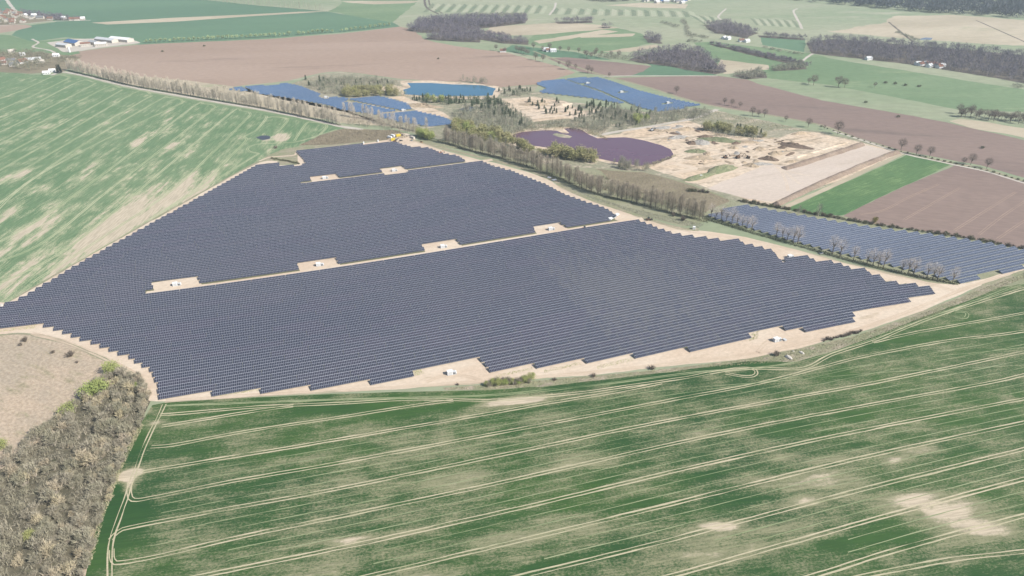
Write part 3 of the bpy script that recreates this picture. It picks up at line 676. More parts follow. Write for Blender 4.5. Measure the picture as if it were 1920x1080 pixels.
HOLES = [[(588, 344), (579, 331.5), (630, 325.5), (640, 338)], [(721, 328), (712, 317), (755, 311.5), (766, 323)],
         [(292, 551), (283, 530.5), (371, 518.5), (381, 539)], [(566, 515), (556, 494), (630, 482.5), (641, 503)], [(801, 478), (790, 458), (853, 447.5), (870, 465)], [(1008, 441), (998, 425), (1050, 417.5), (1068, 431)], [(1150, 413), (1138, 409), (1162, 402), (1200, 412)]]
PM = GP(MAIN, 1.2); PH = [GP(h, 1.0) for h in HOLES]
B_NORTH = 'dark solar panel rows north of the sand service road'
def trace_row(k, x0, x1):
    xs = np.arange(x0, x1, 3.0)
    y = 550.0 + math.tan(ANG_ROW) * xs + 7.0 * k
    for _ in range(12):
        f = basis(xs, y) @ COEF - (R_REF + k)
        dx, dy = basis_d(xs, y)
        y = y - np.clip(f / np.maximum(1e-4, dy @ COEF), -40, 40)
    return np.c_[xs, y]
M_arr = ground_mat('array_grass', (0.15, 0.155, 0.085), (0.20, 0.185, 0.115), (0.30, 0.26, 0.18), 0.04, 0.6, ANG_ROW, 2.0, 0.3)
A_ = resample(np.vstack([GP(MAIN), GP(MAIN)[:1]]), 4.0)[:-1]
T_ = np.roll(A_, -2, 0) - np.roll(A_, 2, 0); T_ /= np.maximum(1e-6, np.hypot(T_[:, 0], T_[:, 1]))[:, None]
sgn = 1 if np.dot(A_[:, 0], np.roll(A_[:, 1], -1)) > np.dot(A_[:, 1], np.roll(A_[:, 0], -1)) else -1
A_ = A_ + sgn * np.c_[-T_[:, 1], T_[:, 0]] * 3.0
sheet('array_grass', A_, M_arr, 7, 0.5, 'short grass growing under the panel rows', seg=4, plan=True)
for h in HOLES[:-1]:
    sheet('sand_bay', GP(h, 0), M_sand, 9, 0.4, 'pale sand bay for a transformer station', seg=3, plan=True)
ROADS = {0: (G((272, 552), 0)[0], G((1210, 412), 0)[0]), dR: (G((565, 343), 0)[0], G((925, 300), 0)[0])}
for k_, (xa, xb) in ROADS.items():
    C = trace_row(k_, xa, xb)
    V, F = strip_arrays(resample(C, 3), 6.0, 0, .05, 9.5 * LZ)
    tag(link('sand_road', mesh_np('sand_road', V, F, M_sand)), 'pale sand service road between panel rows', kind='structure')
count = 0
for k in range(-50, 66):
    C = trace_row(k, -760, 760)
    ok = (np.abs(np.gradient(C[:, 1])) < 6)
    C = C[ok]
    if len(C) < 30: continue
    C = resample(C, MODW)
    T = np.gradient(C, axis=0); T /= np.hypot(T[:, 0], T[:, 1])[:, None]
    m = in_poly(C[:, 0], C[:, 1], PM)
    for h in PH: m &= ~in_poly(C[:, 0], C[:, 1], h)
    if k in ROADS: m &= ~((C[:, 0] > ROADS[k][0]) & (C[:, 0] < ROADS[k][1]))
    for (i, j) in runs(m, 8):
        if k < 0: lab, grp = 'long row of dark tilted solar panels south of the sand service road', 'panel rows of the southern block'
        else: lab, grp = 'row of dark tilted solar panels north of the sand service road', 'panel rows of the northern block'
        if k == -1: lab = 'long panel row running directly below the middle sand road'
        if k == 1: lab = 'panel row along the upper edge of the middle sand road'
        if k == dR - 1: lab = 'panel row along the lower edge of the upper sand road'
        if k == dR + 1: lab = 'panel row along the upper edge of the upper sand road'
        build_row('solar_panel_row', C[i:j], T[i:j], [M_alu, M_glass, M_steel, M_glass2, M_glass_sheen], lab, grp, gap_every=22 + (k * 7) % 9, tone=tones(C[i:j], k, 22 + (k * 7) % 9))
        count += 1

def straight_block(px, ang, pitch, mats, lab, grp, z0=0.7, gap=30, slope=2, holes=()):
    P = GP(px, 1.2); HP = [GP(h, 1.0) for h in holes]
    c = P.mean(0); t = np.array([math.cos(ang), math.sin(ang)]); nn = np.array([-t[1], t[0]])
    v = (P - c) @ nn; u = (P - c) @ t; made = 0
    for s in np.arange(v.min() + pitch * .5, v.max(), pitch):
        uu = np.arange(u.min(), u.max(), MODW)
        C = c + uu[:, None] * t + s * nn
        m = in_poly(C[:, 0], C[:, 1], P)
        for h in HP: m &= ~in_poly(C[:, 0], C[:, 1], h)
        for (i, j) in runs(m, 8):
            build_row('solar_panel_row', C[i:j], np.tile(t, (j - i, 1)), mats, lab, grp, z0, True, gap, slope=slope); made += 1
    return made
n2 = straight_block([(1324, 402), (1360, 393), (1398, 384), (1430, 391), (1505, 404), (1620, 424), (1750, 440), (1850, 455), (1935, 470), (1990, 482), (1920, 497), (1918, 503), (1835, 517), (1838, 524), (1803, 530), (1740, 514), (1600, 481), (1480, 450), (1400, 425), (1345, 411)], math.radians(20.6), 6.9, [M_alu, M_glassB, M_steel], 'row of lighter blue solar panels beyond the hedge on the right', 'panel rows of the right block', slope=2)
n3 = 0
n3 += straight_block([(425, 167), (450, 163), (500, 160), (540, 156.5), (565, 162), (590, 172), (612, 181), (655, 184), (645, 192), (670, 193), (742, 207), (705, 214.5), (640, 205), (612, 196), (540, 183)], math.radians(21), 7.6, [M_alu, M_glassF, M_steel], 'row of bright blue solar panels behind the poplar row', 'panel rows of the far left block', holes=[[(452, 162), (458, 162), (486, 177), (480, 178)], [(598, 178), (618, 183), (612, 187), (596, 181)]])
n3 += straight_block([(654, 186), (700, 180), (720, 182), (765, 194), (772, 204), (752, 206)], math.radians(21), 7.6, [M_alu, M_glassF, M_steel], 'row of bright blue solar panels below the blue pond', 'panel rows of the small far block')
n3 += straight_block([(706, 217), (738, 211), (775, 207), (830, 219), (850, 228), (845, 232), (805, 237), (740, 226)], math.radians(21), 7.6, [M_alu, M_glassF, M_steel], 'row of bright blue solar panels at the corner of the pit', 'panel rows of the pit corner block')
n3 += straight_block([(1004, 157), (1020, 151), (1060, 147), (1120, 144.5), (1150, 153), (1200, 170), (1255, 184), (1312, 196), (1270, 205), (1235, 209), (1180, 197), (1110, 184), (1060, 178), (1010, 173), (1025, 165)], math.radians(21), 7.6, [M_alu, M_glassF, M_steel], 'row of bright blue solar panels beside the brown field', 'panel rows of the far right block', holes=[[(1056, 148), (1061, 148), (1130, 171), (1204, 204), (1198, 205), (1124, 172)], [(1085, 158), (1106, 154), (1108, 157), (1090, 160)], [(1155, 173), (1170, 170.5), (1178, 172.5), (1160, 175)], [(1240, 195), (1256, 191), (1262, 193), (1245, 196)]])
print('rows', count, n2, n3)
# ------------------------------------------------------------------ plants: prototypes
def tri_cloud(base, d, L, w, r):
    """thin triangles (twigs or leaves) starting at base and running along d"""
    n = len(base)
    d = d / np.maximum(1e-6, np.linalg.norm(d, axis=1))[:, None]
    s = np.cross(d, r.normal(0, 1, (n, 3))); s /= np.maximum(1e-6, np.linalg.norm(s, axis=1))[:, None]
    L = np.asarray(L)[:, None] if np.ndim(L) else L; w = np.asarray(w)[:, None] if np.ndim(w) else w
    V = np.vstack([base - s * w / 2, base + s * w / 2, base + d * L])
    i = np.arange(n)
    return V, np.c_[i, i + n, i + 2 * n]

def join(parts):
    V, F, c = [], [], 0
    for v, f in parts:
        V.append(v); F.append(np.asarray(f) + c); c += len(v)
    return np.vstack(V), np.vstack(F)

def limb(a, b, ra, rb, k=5):
    a = np.array(a, float); b = np.array(b, float); d = b - a; d /= np.linalg.norm(d)
    u = np.cross(d, (0.3, 1, 0.2)); u /= np.linalg.norm(u); v = np.cross(d, u)
    t = np.linspace(0, 2 * np.pi, k, endpoint=False)
    ring = np.cos(t)[:, None] * u + np.sin(t)[:, None] * v
    V = np.vstack([a + ring * ra, b + ring * rb]); i = np.arange(k); j = (i + 1) % k
    return V, np.vstack([np.c_[i, j, j + k], np.c_[i, j + k, i + k]])

def ball_pts(n, r, shell=0.35):
    p = r.normal(0, 1, (n, 3)); p /= np.linalg.norm(p, axis=1)[:, None]
    return p * (r.uniform(shell, 1, n) ** 0.7)[:, None]

def clumpy(n, r, nc=14, sp=0.33):
    c = ball_pts(nc, r, 0.5)
    return c[r.integers(0, nc, n)] * 0.78 + r.normal(0, sp * 0.6, (n, 3))

def bare_tree(seed, h=12.0, w=9.0, n=620, tw=0.13, clear=0.22):
    r = np.random.default_rng(seed)
    tr = [limb((0, 0, -.5), (r.normal(0, .2), r.normal(0, .2), h * .38), h * .026, h * .018, 6)]
    cz = h * (clear + 1) / 2; rz = h * (1 - clear) / 2; rx = w / 2
    top = np.array([0, 0, h * .36])
    ends = ball_pts(11, r, .55) * np.array([rx * .8, rx * .8, rz * .75]) + np.array([0, 0, cz + .06 * h])
    tw_b = []
    for e in ends:
        mid = top * .5 + e * .5 + np.array([0, 0, h * .04])
        tr += [limb(top - np.array([0, 0, r.uniform(0, .1) * h]), mid, h * .013, h * .008, 4), limb(mid, e, h * .008, h * .003, 3)]
    p = ball_pts(n, r, .3)
    p[:, 2] = np.where(p[:, 2] < -.5, -.5 + r.uniform(-.2, .2, n), p[:, 2])
    base = p * np.array([rx, rx, rz]) * .86 + np.array([0, 0, cz])
    d = p * np.array([1, 1, .9]) + np.array([0, 0, .45]) + r.normal(0, .45, (n, 3))
    cr = tri_cloud(base, d, r.uniform(.10, .22, n) * h, r.uniform(.6, 1.3, n) * tw, r)
    return join(tr), cr

def poplar(seed, h=24.0, w=5.5, n=560):
    r = np.random.default_rng(seed)
    tr = [limb((0, 0, -.5), (0, 0, h * .5), .30, .20, 5), limb((0, 0, h * .5), (r.normal(0, .4), r.normal(0, .4), h * .97), .20, .04, 4)]
    t = r.uniform(.14, .98, n); a = r.uniform(0, 2 * np.pi, n)
    prof = np.sin(np.pi * np.clip(t * .92 + .05, 0, 1)) ** .7 * w / 2
    rr = prof * np.sqrt(r.uniform(.02, 1, n))
    base = np.c_[np.cos(a) * rr, np.sin(a) * rr, t * h * .92]
    d = np.c_[np.cos(a) * .35, np.sin(a) * .35, np.full(n, 1.0)] + r.normal(0, .22, (n, 3))
    for i in range(16):
        q = r.integers(0, n); tr.append(limb((0, 0, max(1.5, base[q, 2] - 3.5)), base[q], .09, .03, 3))
    return join(tr), tri_cloud(base, d, r.uniform(1.8, 4.2, n), r.uniform(.08, .17, n), r)

def leafy_tree(seed, h=10.0, w=9.0, n=900, leaf=.75, low=.05):
    r = np.random.default_rng(seed)
    tr = [limb((0, 0, -.5), (0, 0, h * .45), h * .022, h * .014, 5)]
    for e in ball_pts(6, r, .6):
        tr.append(limb((0, 0, h * .25), (e[0] * w * .3, e[1] * w * .3, h * (.6 + .2 * e[2])), h * .011, h * .004, 3))
    p = clumpy(n, r, 18, .38)
    p[:, 2] = np.maximum(p[:, 2], -1 + r.uniform(0, .15, n))
    base = p * np.array([w / 2, w / 2, h * (1 - low) / 2]) * .95 + np.array([0, 0, h * (1 + low) / 2])
    d = r.normal(0, 1, (n, 3)) + p * .6
    return join(tr), tri_cloud(base, d, r.uniform(.7, 1.4, n) * leaf, r.uniform(.7, 1.3, n) * leaf * .75, r)

def pine(seed, h=9.0, w=4.2, n=520):
    r = np.random.default_rng(seed)
    tr = [limb((0, 0, -.5), (0, 0, h * .95), h * .018, h * .003, 5)]
    t = r.beta(1.1, 1.5, n) * .97; a = r.uniform(0, 2 * np.pi, n)
    lay = np.round(t * 9) / 9
    rr = (1.02 - t) ** .85 * w / 2 * r.uniform(.25, 1, n) ** .6
    base = np.c_[np.cos(a) * rr * .6, np.sin(a) * rr * .6, (.08 + .9 * (t * .4 + lay * .6)) * h]
    d = np.c_[np.cos(a), np.sin(a), r.uniform(-.25, .35, n)]
    return join(tr), tri_cloud(base, d, r.uniform(.5, 1.2, n) * w * .28, r.uniform(.35, .8, n), r)

def shrub(seed, h=6.0, w=7.0, n=620, tw=.20):
    """leafless many-stemmed bush: stems and twigs fan out from the foot"""
    r = np.random.default_rng(seed)
    st = []
    a = r.uniform(0, 2 * np.pi, 26); rad = r.uniform(.15, 1, 26)
    tip = np.c_[np.cos(a) * rad * w * .45, np.sin(a) * rad * w * .45, h * (1.0 - .45 * rad ** 2) * r.uniform(.75, 1.05, 26)]
    foot = tip * np.array([.22, .22, 0])
    for f_, e in zip(foot, tip):
        m = f_ * .55 + e * .45 + np.array([0, 0, h * .10])
        st += [limb(f_ - np.array([0, 0, .3]), m, .16, .12, 3), limb(m, e, .12, .03, 3)]
    k = r.integers(0, 26, n); t = r.uniform(.3, 1, n)
    base = foot[k] * (1 - t)[:, None] + tip[k] * t[:, None] + np.array([0, 0, h * .1]) * (4 * t * (1 - t))[:, None] + r.normal(0, .22, (n, 3))
    base[:, 2] = np.maximum(base[:, 2], .1)
    d = (tip[k] - foot[k]) / h + np.array([0, 0, .25]) + r.normal(0, .55, (n, 3))
    return join(st), tri_cloud(base, d, r.uniform(.5, 1.5, n) * h * .25, r.uniform(.6, 1.5, n) * tw, r)

M_bark = twig_mat('bark_brown', (0.14, 0.115, 0.09), (0.20, 0.17, 0.14))
M_barkp = twig_mat('bark_pale', (0.46, 0.41, 0.35), (0.38, 0.34, 0.29), (0.34, 0.30, 0.25))
M_twig = twig_mat('twigs_brown', (0.17, 0.135, 0.11), (0.23, 0.185, 0.155), (0.13, 0.11, 0.095))
M_twigp = twig_mat('poplar_twigs', (0.60, 0.515, 0.42), (0.53, 0.46, 0.38), (0.50, 0.44, 0.36), 0.3)
M_twigg = twig_mat('shrub_twigs', (0.38, 0.335, 0.265), (0.29, 0.26, 0.205), (0.27, 0.255, 0.18))
M_twigr = twig_mat('shrub_twigs_reddish', (0.44, 0.365, 0.275), (0.36, 0.31, 0.25), (0.46, 0.40, 0.26))
M_wood = twig_mat('far_wood_twigs', (0.155, 0.135, 0.155), (0.24, 0.21, 0.21), (0.135, 0.125, 0.155), 0.11)
M_woodfar = twig_mat('distant_wood', (0.075, 0.085, 0.10), (0.10, 0.10, 0.115), (0.06, 0.075, 0.08), 0.02)
M_birch = twig_mat('birch_twigs', (0.32, 0.295, 0.24), (0.26, 0.255, 0.195), (0.22, 0.235, 0.17))
M_linetw = twig_mat('hedge_tree_twigs', (0.58, 0.50, 0.45), (0.50, 0.44, 0.40), (0.46, 0.41, 0.37))
M_garden = twig_mat('garden_twigs', (0.20, 0.185, 0.15), (0.26, 0.24, 0.17), (0.14, 0.15, 0.10))
M_band = twig_mat('sapling_twigs', (0.40, 0.335, 0.275), (0.32, 0.27, 0.22), (0.28, 0.255, 0.19))
M_alley = twig_mat('avenue_leaf', (0.38, 0.46, 0.24), (0.33, 0.41, 0.22), None, 0.4)
M_willow = twig_mat('willow_leaf', (0.32, 0.315, 0.135), (0.25, 0.26, 0.115), (0.30, 0.27, 0.15), 0.4)
M_fresh = twig_mat('fresh_leaf', (0.28, 0.34, 0.11), (0.21, 0.27, 0.09), (0.33, 0.33, 0.14), 0.4)
M_pine = twig_mat('pine_needles', (0.055, 0.085, 0.05), (0.085, 0.115, 0.065), (0.10, 0.13, 0.08), 0.6)
M_fir = twig_mat('dark_conifer', (0.02, 0.035, 0.03), (0.03, 0.045, 0.035), None, 0.6)
M_yellow = twig_mat('yellow_blossom', (0.34, 0.29, 0.05), (0.27, 0.24, 0.06), None, 0.6)
M_hedge = twig_mat('hedge_leaf', (0.055, 0.075, 0.035), (0.085, 0.095, 0.05), (0.12, 0.115, 0.07), 0.5)
M_under = twig_mat('undergrowth', (0.10, 0.095, 0.06), (0.14, 0.125, 0.085), (0.08, 0.085, 0.05), 0.4)
M_tuft = twig_mat('dry_grass_blades', (0.38, 0.33, 0.22), (0.26, 0.255, 0.15), (0.33, 0.31, 0.20), 0.3)
M_mistle = twig_mat('mistletoe', (0.055, 0.065, 0.035), (0.07, 0.08, 0.04), None, 0.8)
M_brush = twig_mat('brushwood', (0.28, 0.24, 0.18), (0.22, 0.19, 0.145), (0.31, 0.275, 0.195), 0.2)

def proto(gen, seeds, mt_t, mt_c, nm, **kw):
    out = []
    for s in seeds:
        t, c = gen(s, **kw)
        out.append((mesh_np(nm + '_trunk', *t, mt_t), mesh_np(nm + '_crown', *c, mt_c)))
    return out
def proto1(gen, seeds, mt_t, mt_c, nm, **kw):
    """one mesh for plants that show only a few pixels"""
    out = []
    for s in seeds:
        t, c = gen(s, **kw); v, f = join([t, c])
        out.append(mesh_np(nm, v, f, [mt_t, mt_c], np.r_[np.zeros(len(t[1])), np.ones(len(c[1]))]))
    return out
P_pop = proto(poplar, range(1, 7), M_barkp, M_twigp, 'poplar')
P_pop2 = proto(poplar, range(81, 85), M_bark, M_band, 'brown_poplar', n=620)
P_pop1 = proto1(poplar, (8, 9), M_barkp, M_birch, 'poplar_far', n=150, w=6)
P_bare = proto(bare_tree, range(11, 16), M_bark, M_twig, 'bare_tree')
P_line = proto(bare_tree, range(17, 21), M_bark, M_linetw, 'line_tree', h=18, w=9.5, n=480, tw=.085, clear=.2)
P_birch = proto1(poplar, range(21, 26), M_barkp, M_birch, 'birch', h=11, w=5.0, n=170)
P_pine = proto1(pine, range(31, 35), M_bark, M_pine, 'pine')
P_fir = proto(pine, (36,), M_bark, M_fir, 'fir', h=16, w=11, n=1000)
P_wil = proto(leafy_tree, range(41, 46), M_bark, M_willow, 'willow', n=700)
P_fre = proto(leafy_tree, range(46, 49), M_bark, M_fresh, 'fresh_tree', n=700)
P_shr = proto(shrub, range(51, 58), M_barkp, M_twigg, 'shrub')
P_shr2 = proto(shrub, range(58, 61), M_barkp, M_twigr, 'shrub_red')
P_shl = proto(leafy_tree, range(61, 64), M_bark, M_fresh, 'green_shrub', h=7, w=8, n=1300, leaf=.5)
P_alley = proto1(leafy_tree, range(64, 67), M_bark, M_alley, 'alley_tree', h=8, w=8, n=160, leaf=1.4, low=.3)
P_bush = proto1(shrub, range(70, 73), M_bark, M_twig, 'bush', h=2.6, w=5, n=260, tw=.12)
P_green = proto1(leafy_tree, range(73, 76), M_bark, M_hedge, 'green_bush', h=2.4, w=4.5, n=260, leaf=.5, low=0)

def plant(name, protos, xy, label, cat, group=None, scale=1.0, sz=None, parts=('trunk', 'crown')):
    p = protos[rnd.randrange(len(protos))]; rz = rnd.uniform(0, 6.283)
    sc = (scale, scale, sz or scale)
    if isinstance(p, tuple):
        o = empty(name, (xy[0], xy[1], 0), rz, sc)
        link(parts[0], p[0], o); link(parts[1], p[1], o)
    else:
        o = link(name, p, None, (xy[0], xy[1], 0), rz, sc)
    return tag(o, label, cat, group)

def along(px, spacing, jit=0.4, skip=0.0):
    C = resample(GP(px), spacing)
    C = C + rng.normal(0, jit, C.shape)
    return [c for c in C if rnd.random() >= skip]

def band(name, px, w, h, mat, per_m=6, label=None, leaf=.7, kind='stuff', cat=None):
    """continuous low hedge / undergrowth along a line, built from leaf-size faces"""
    C = GP(px); L = np.hypot(*np.diff(C, axis=0).T).sum(); n = int(L * per_m)
    Q = resample(C, L / n)[:n]; n = len(Q)
    prof = 1 + wobble(n, .22, k=12)
    base = np.c_[Q + rng.normal(0, w * .32, (n, 2)), np.abs(rng.uniform(0, 1, n)) * h * np.clip(prof, .4, 1.6) * .85]
    d = rng.normal(0, 1, (n, 3)) + np.array([0, 0, .5])
    V, F = tri_cloud(base, d, rng.uniform(.6, 1.5, n) * leaf, rng.uniform(.5, 1.1, n) * leaf, rng)
    return tag(link(name, mesh_np(name, V, F, mat)), label, cat, kind=kind)

def tufts(name, px, n, mat, L=.6, w=.35, label=None, up=1.2, sp=.8):
    P = scatter(px, n); b = np.c_[P, np.zeros(n)]
    d = rng.normal(0, sp, (n, 3)) + np.array([0, 0, up])
    V, F = tri_cloud(b, d, rng.uniform(.5, 1.5, n) * L, rng.uniform(.5, 1.5, n) * w, rng)
    return tag(link(name, mesh_np(name, V, F, mat)), label, kind='stuff')

def wood(name, px, h, mat, label, per=55.0, ntw=42, r0=4.2, tw=.5, L=3.6, floor=True):
    """leafless wood that reads as one mass: many twig crowns joined"""
    P = GP(px); nt = int(poly_area(P) / per)
    C = scatter(px, nt); hh = h * rng.uniform(.72, 1.1, nt); rr = r0 * rng.uniform(.7, 1.2, nt)
    p = ball_pts(nt * ntw, rng, .45); p[:, 2] = np.abs(p[:, 2]) * 1.5 - .5
    k = np.repeat(np.arange(nt), ntw)
    base = np.c_[C[k] + p[:, :2] * rr[k][:, None], hh[k] * (.55 + .33 * p[:, 2])]
    d = p + np.array([0, 0, .35]) + rng.normal(0, .5, p.shape)
    V1, F1 = tri_cloud(base, d, rng.uniform(.6, 1.3, len(k)) * L, rng.uniform(.5, 1.4, len(k)) * tw, rng)
    tb = np.c_[C, np.zeros(nt)]
    V2, F2 = tri_cloud(tb, np.tile((0.02, 0.03, 1.0), (nt, 1)), hh * .8, np.full(nt, .7), rng)
    V, F = join([(V1, F1), (V2, F2)])
    o = tag(link(name, mesh_np(name, V, F, mat)), label, kind='stuff')
    if floor: sheet('wood_floor', px, M_woodfloor, 5, 3)
    return o

# ------------------------------------------------------------------ rows of trees
def with_mistletoe(o, h, w, chance):
    if rnd.random() > chance: return
    V, F = [], []
    for i in range(rnd.randrange(2, 6)):
        p = ball_pts(40, rng, .7)
        c = np.array([rnd.uniform(-w, w) * .4, rnd.uniform(-w, w) * .4, rnd.uniform(.35, .95) * h])
        V.append(tri_cloud(p * .5 + c, p, .35, .3, rng))
    v, f = join(V); link('mistletoe', mesh_np('mistletoe', v, f, M_mistle), o)['kind'] = 'stuff'

for i, c in enumerate(along([(128, 132), (250, 161), (400, 187), (500, 204), (600, 225), (637, 234)], 4.4, 1.1, .05)):
    o = plant('poplar_tree', P_pop, c, 'tall leafless poplar in the long row beside the pale green wheat field', 'tree', 'poplars along the left wheat field', rnd.uniform(.75, 1.15), rnd.uniform(.66, 1.1))
    with_mistletoe(o, 24, 5, .22)
band('undergrowth', [(128, 133), (250, 162.5), (400, 188.5), (500, 205.5), (600, 226.5), (640, 236)], 2.5, 3.0, M_under, 9, 'dark undergrowth along the foot of the poplars')
for c in along([(648, 218), (700, 226), (740, 236), (775, 244), (800, 250)], 6.0, 1.5, .1):
    o = plant('poplar_tree', P_pop, c, 'leafless poplar in the short row behind the scrubby slope', 'tree', 'poplars behind the scrub slope', rnd.uniform(.7, .95))
    with_mistletoe(o, 24, 5, .35)
for c in along([(832, 266), (880, 281), (930, 293), (975, 306), (1015, 320), (1048, 333), (1085, 350), (1130, 366), (1180, 378), (1240, 393), (1300, 409), (1318, 413)], 4.6, 1.8, .04):
    o = plant('poplar_tree', P_pop2, c, 'leafless poplar in the curving row above the sand track', 'tree', 'poplars in the curving middle row', rnd.uniform(.9, 1.25), rnd.uniform(.7, .98))
    with_mistletoe(o, 24, 5, .16)
band('undergrowth', [(820, 264), (880, 283), (930, 295), (975, 308), (1015, 322), (1048, 335), (1085, 352), (1130, 368), (1180, 380), (1240, 395), (1300, 411), (1330, 418)], 2.8, 2.6, M_under, 10, 'dark bramble undergrowth below the curving tree row')
LINE = [(1322, 411), (1360, 422), (1420, 440), (1480, 457), (1520, 468), (1560, 480), (1640, 502), (1700, 516), (1750, 526), (1795, 534)]
band('hedge', LINE, 2.6, 2.6, M_hedge, 16, 'clipped dark green hedge between sand track and blue panels', .8, None, 'hedge')
for px in ((1333, 408), (1342, 411), (1352, 414), (1361, 417), (1372, 420), (1381, 424), (1391, 427), (1400, 429), (1409, 433), (1455, 444), (1466, 448), (1476, 451), (1487, 455), (1495, 458), (1560, 476), (1575, 481), (1600, 488), (1625, 495), (1636, 498), (1646, 500), (1656, 503), (1690, 511), (1702, 514), (1712, 516), (1737, 521), (1748, 524), (1757, 526), (1785, 531)):
    plant('field_maple_tree', P_line, G(px), 'slim leafless tree standing in the hedge line before the blue panels', 'tree', 'bare trees along the hedge', rnd.uniform(.72, 1.08))
for i, (x, y, s, lab) in enumerate([(1410, 218, .95, 'lone bare tree, first of a trio on the far field lane'), (1421, 219, .7, 'smallest bare tree in the trio on the far field lane'), (1433, 220, .85, 'bare tree on the right of the trio by the field lane'), (1473, 228, .6, 'small bare tree alone on the field lane'), (1515, 239, .9, 'round bare tree above the quarry edge'), (1545, 243, .45, 'thin tiny bare tree in the brown field edge'), (1570, 252, 1.25, 'largest dark round tree on the field lane'), (1689, 282, 1.05, 'tall bare tree at the top corner of the vivid green strip'), (1718, 290, .9, 'middle bare tree at the end of the green strip'), (1743, 294, .9, 'bare tree at the right corner of the green strip'), (1806, 308, .6, 'small thin tree beside a bigger one on the lane'), (1820, 309, .95, 'bare tree with wide crown on the lane past the green strip'), (1850, 316, .9, 'rightmost bare tree on the field lane'), (1268, 176, .9, 'lone bare tree by the far blue panels'), (1065, 131, 1.2, 'big bare tree on the lane near the far panels'), (1079, 130, .7, 'slim tree beside the big lane tree'), (1102, 137, 1.0, 'bare tree of a pair over the far panels'), (1109, 138, .8, 'smaller tree of the pair over the far panels'), (1142, 145, .6, 'little tree where the far lanes meet'), (1048, 123, .6, 'small tree up the lane from the big one'), (1358, 196, .75, 'small bare tree first along the quarry lane'), (1372, 199, .75, 'second small bare tree along the quarry lane'), (1387, 202, .65, 'third small bare tree along the quarry lane'), (1004, 113, 1.0, 'bare tree at the corner of the small brown field'), (1018, 116, 1.0, 'tree nearest the small brown field corner')]):
    plant('bare_tree', P_bare, G((x, y)), lab, 'tree', 'bare trees along the field lanes', s * 1.25)
for x, y in ((968, 97), (972, 98), (977, 100), (982, 101), (986, 102), (990, 104), (930, 95), (947, 98), (1000, 92), (1017, 96), (1030, 93), (1050, 97), (1066, 98), (1085, 100), (1096, 104), (1100, 108), (1115, 106), (1118, 101), (1128, 105), (1145, 107), (1160, 108), (1108, 110)):
    plant('bare_tree', P_bare, G((x, y)), 'bare tree in the loose belt along the far green meadow', 'tree', 'belt of bare trees by the far meadow', rnd.uniform(.8, 1.25))
for x, y, s in ((1525, 160, 1.2), (1516, 157, .7), (1572, 164, 1.3), (1583, 165, 1.1), (1567, 152, .5), (1640, 164, .6)):
    plant('bare_tree', P_bare, G((x, y)), 'broad bare tree standing alone in the river meadow', 'tree', 'meadow trees', s * 1.25)
for i in range(26):
    t = i / 25; plant('bare_tree', P_bare, G((1795 + 135 * t + rnd.uniform(-4, 4), 216 + 17 * t + rnd.uniform(-5, 3))), 'bare tree in the clump at the right edge of the brown field', 'tree', 'tree clump at the right edge', rnd.uniform(.9, 1.35))
for i in range(52):
    t = i / 51; x = 275 + 455 * t
    if i in (31, 40): continue
    plant('alley_tree', P_alley, G((x, np.interp(x, [275, 500, 640, 730], [80.5, 69.5, 59.8, 48.5]))), 'small round yellowish tree in the avenue above the ploughed field', 'tree', 'avenue of small trees', rnd.uniform(.8, 1.2))
for c in along([(365, 0), (450, 8), (540, 15), (608, 21)], 9, 2):
    plant('poplar_tree', P_pop1, c, 'hazy far poplar in the row above the green field', 'tree', 'poplars on the far field edge', rnd.uniform(.75, 1.0))
o = plant('fir_tree', P_fir, G((112, 137)), 'dense dark conical conifer at the village edge', 'tree')
plant('flowering_bush', proto1(leafy_tree, (77,), M_bark, M_yellow, 'flowering_bush', h=7, w=7, n=500, leaf=.7, low=0), G((1639, 419)), 'round yellow flowering bush at the field corner', 'bush')
plant('pale_birch', P_birch, G((1534, 405)), 'pale slender birch before the green strip', 'tree', None, 1.2)
plant('pale_birch', P_birch, G((1497, 402)), 'wispy pale bush left of the slender birch', 'tree', None, .9)

# ------------------------------------------------------------------ pit vegetation
def fill(name, protos, px, n, label, cat, group, s0, s1, z=1.0):
    for c in scatter(px, n):
        s = rnd.uniform(s0, s1)
        plant(name, protos, c, label, cat, group, s, s * z * rnd.uniform(.85, 1.1))
PZ = [([(757, 182), (800, 183), (925, 184), (960, 200), (985, 222), (990, 240), (960, 235), (900, 205), (860, 196), (800, 196)], 95), ([(1065, 218), (1080, 207), (1110, 188), (1160, 200), (1220, 212), (1230, 222), (1180, 240), (1120, 238), (1080, 230)], 75), ([(560, 150), (640, 148), (735, 158), (720, 165), (640, 172), (590, 168)], 35), ([(930, 172), (985, 166), (1000, 175), (960, 180)], 16), ([(1320, 232), (1390, 240), (1440, 253), (1400, 256), (1340, 246)], 22), ([(985, 190), (1060, 192), (1100, 212), (1020, 216)], 26)]
for px, n in PZ:
    fill('pine_tree', P_pine, px, n, 'young dark pine growing in the old sand pit', 'tree', 'pines in the sand pit', .55, 1.05)
BZ = [([(870, 205), (960, 205), (1000, 235), (960, 255), (900, 240), (850, 222)], 85), ([(1150, 200), (1225, 212), (1320, 205), (1330, 218), (1240, 232), (1150, 243), (1090, 240)], 80), ([(590, 152), (700, 148), (750, 160), (700, 172), (610, 178), (580, 168)], 50), ([(840, 250), (900, 262), (970, 280), (960, 292), (880, 275)], 45), ([(1150, 308), (1200, 312), (1215, 322), (1160, 318)], 22), ([(860, 150), (925, 157), (925, 160), (860, 154)], 16)]
for px, n in BZ:
    fill('birch_tree', P_birch, px, n, 'grey leafless birch in the sand pit thicket', 'tree', 'birches in the sand pit', .65, 1.1)
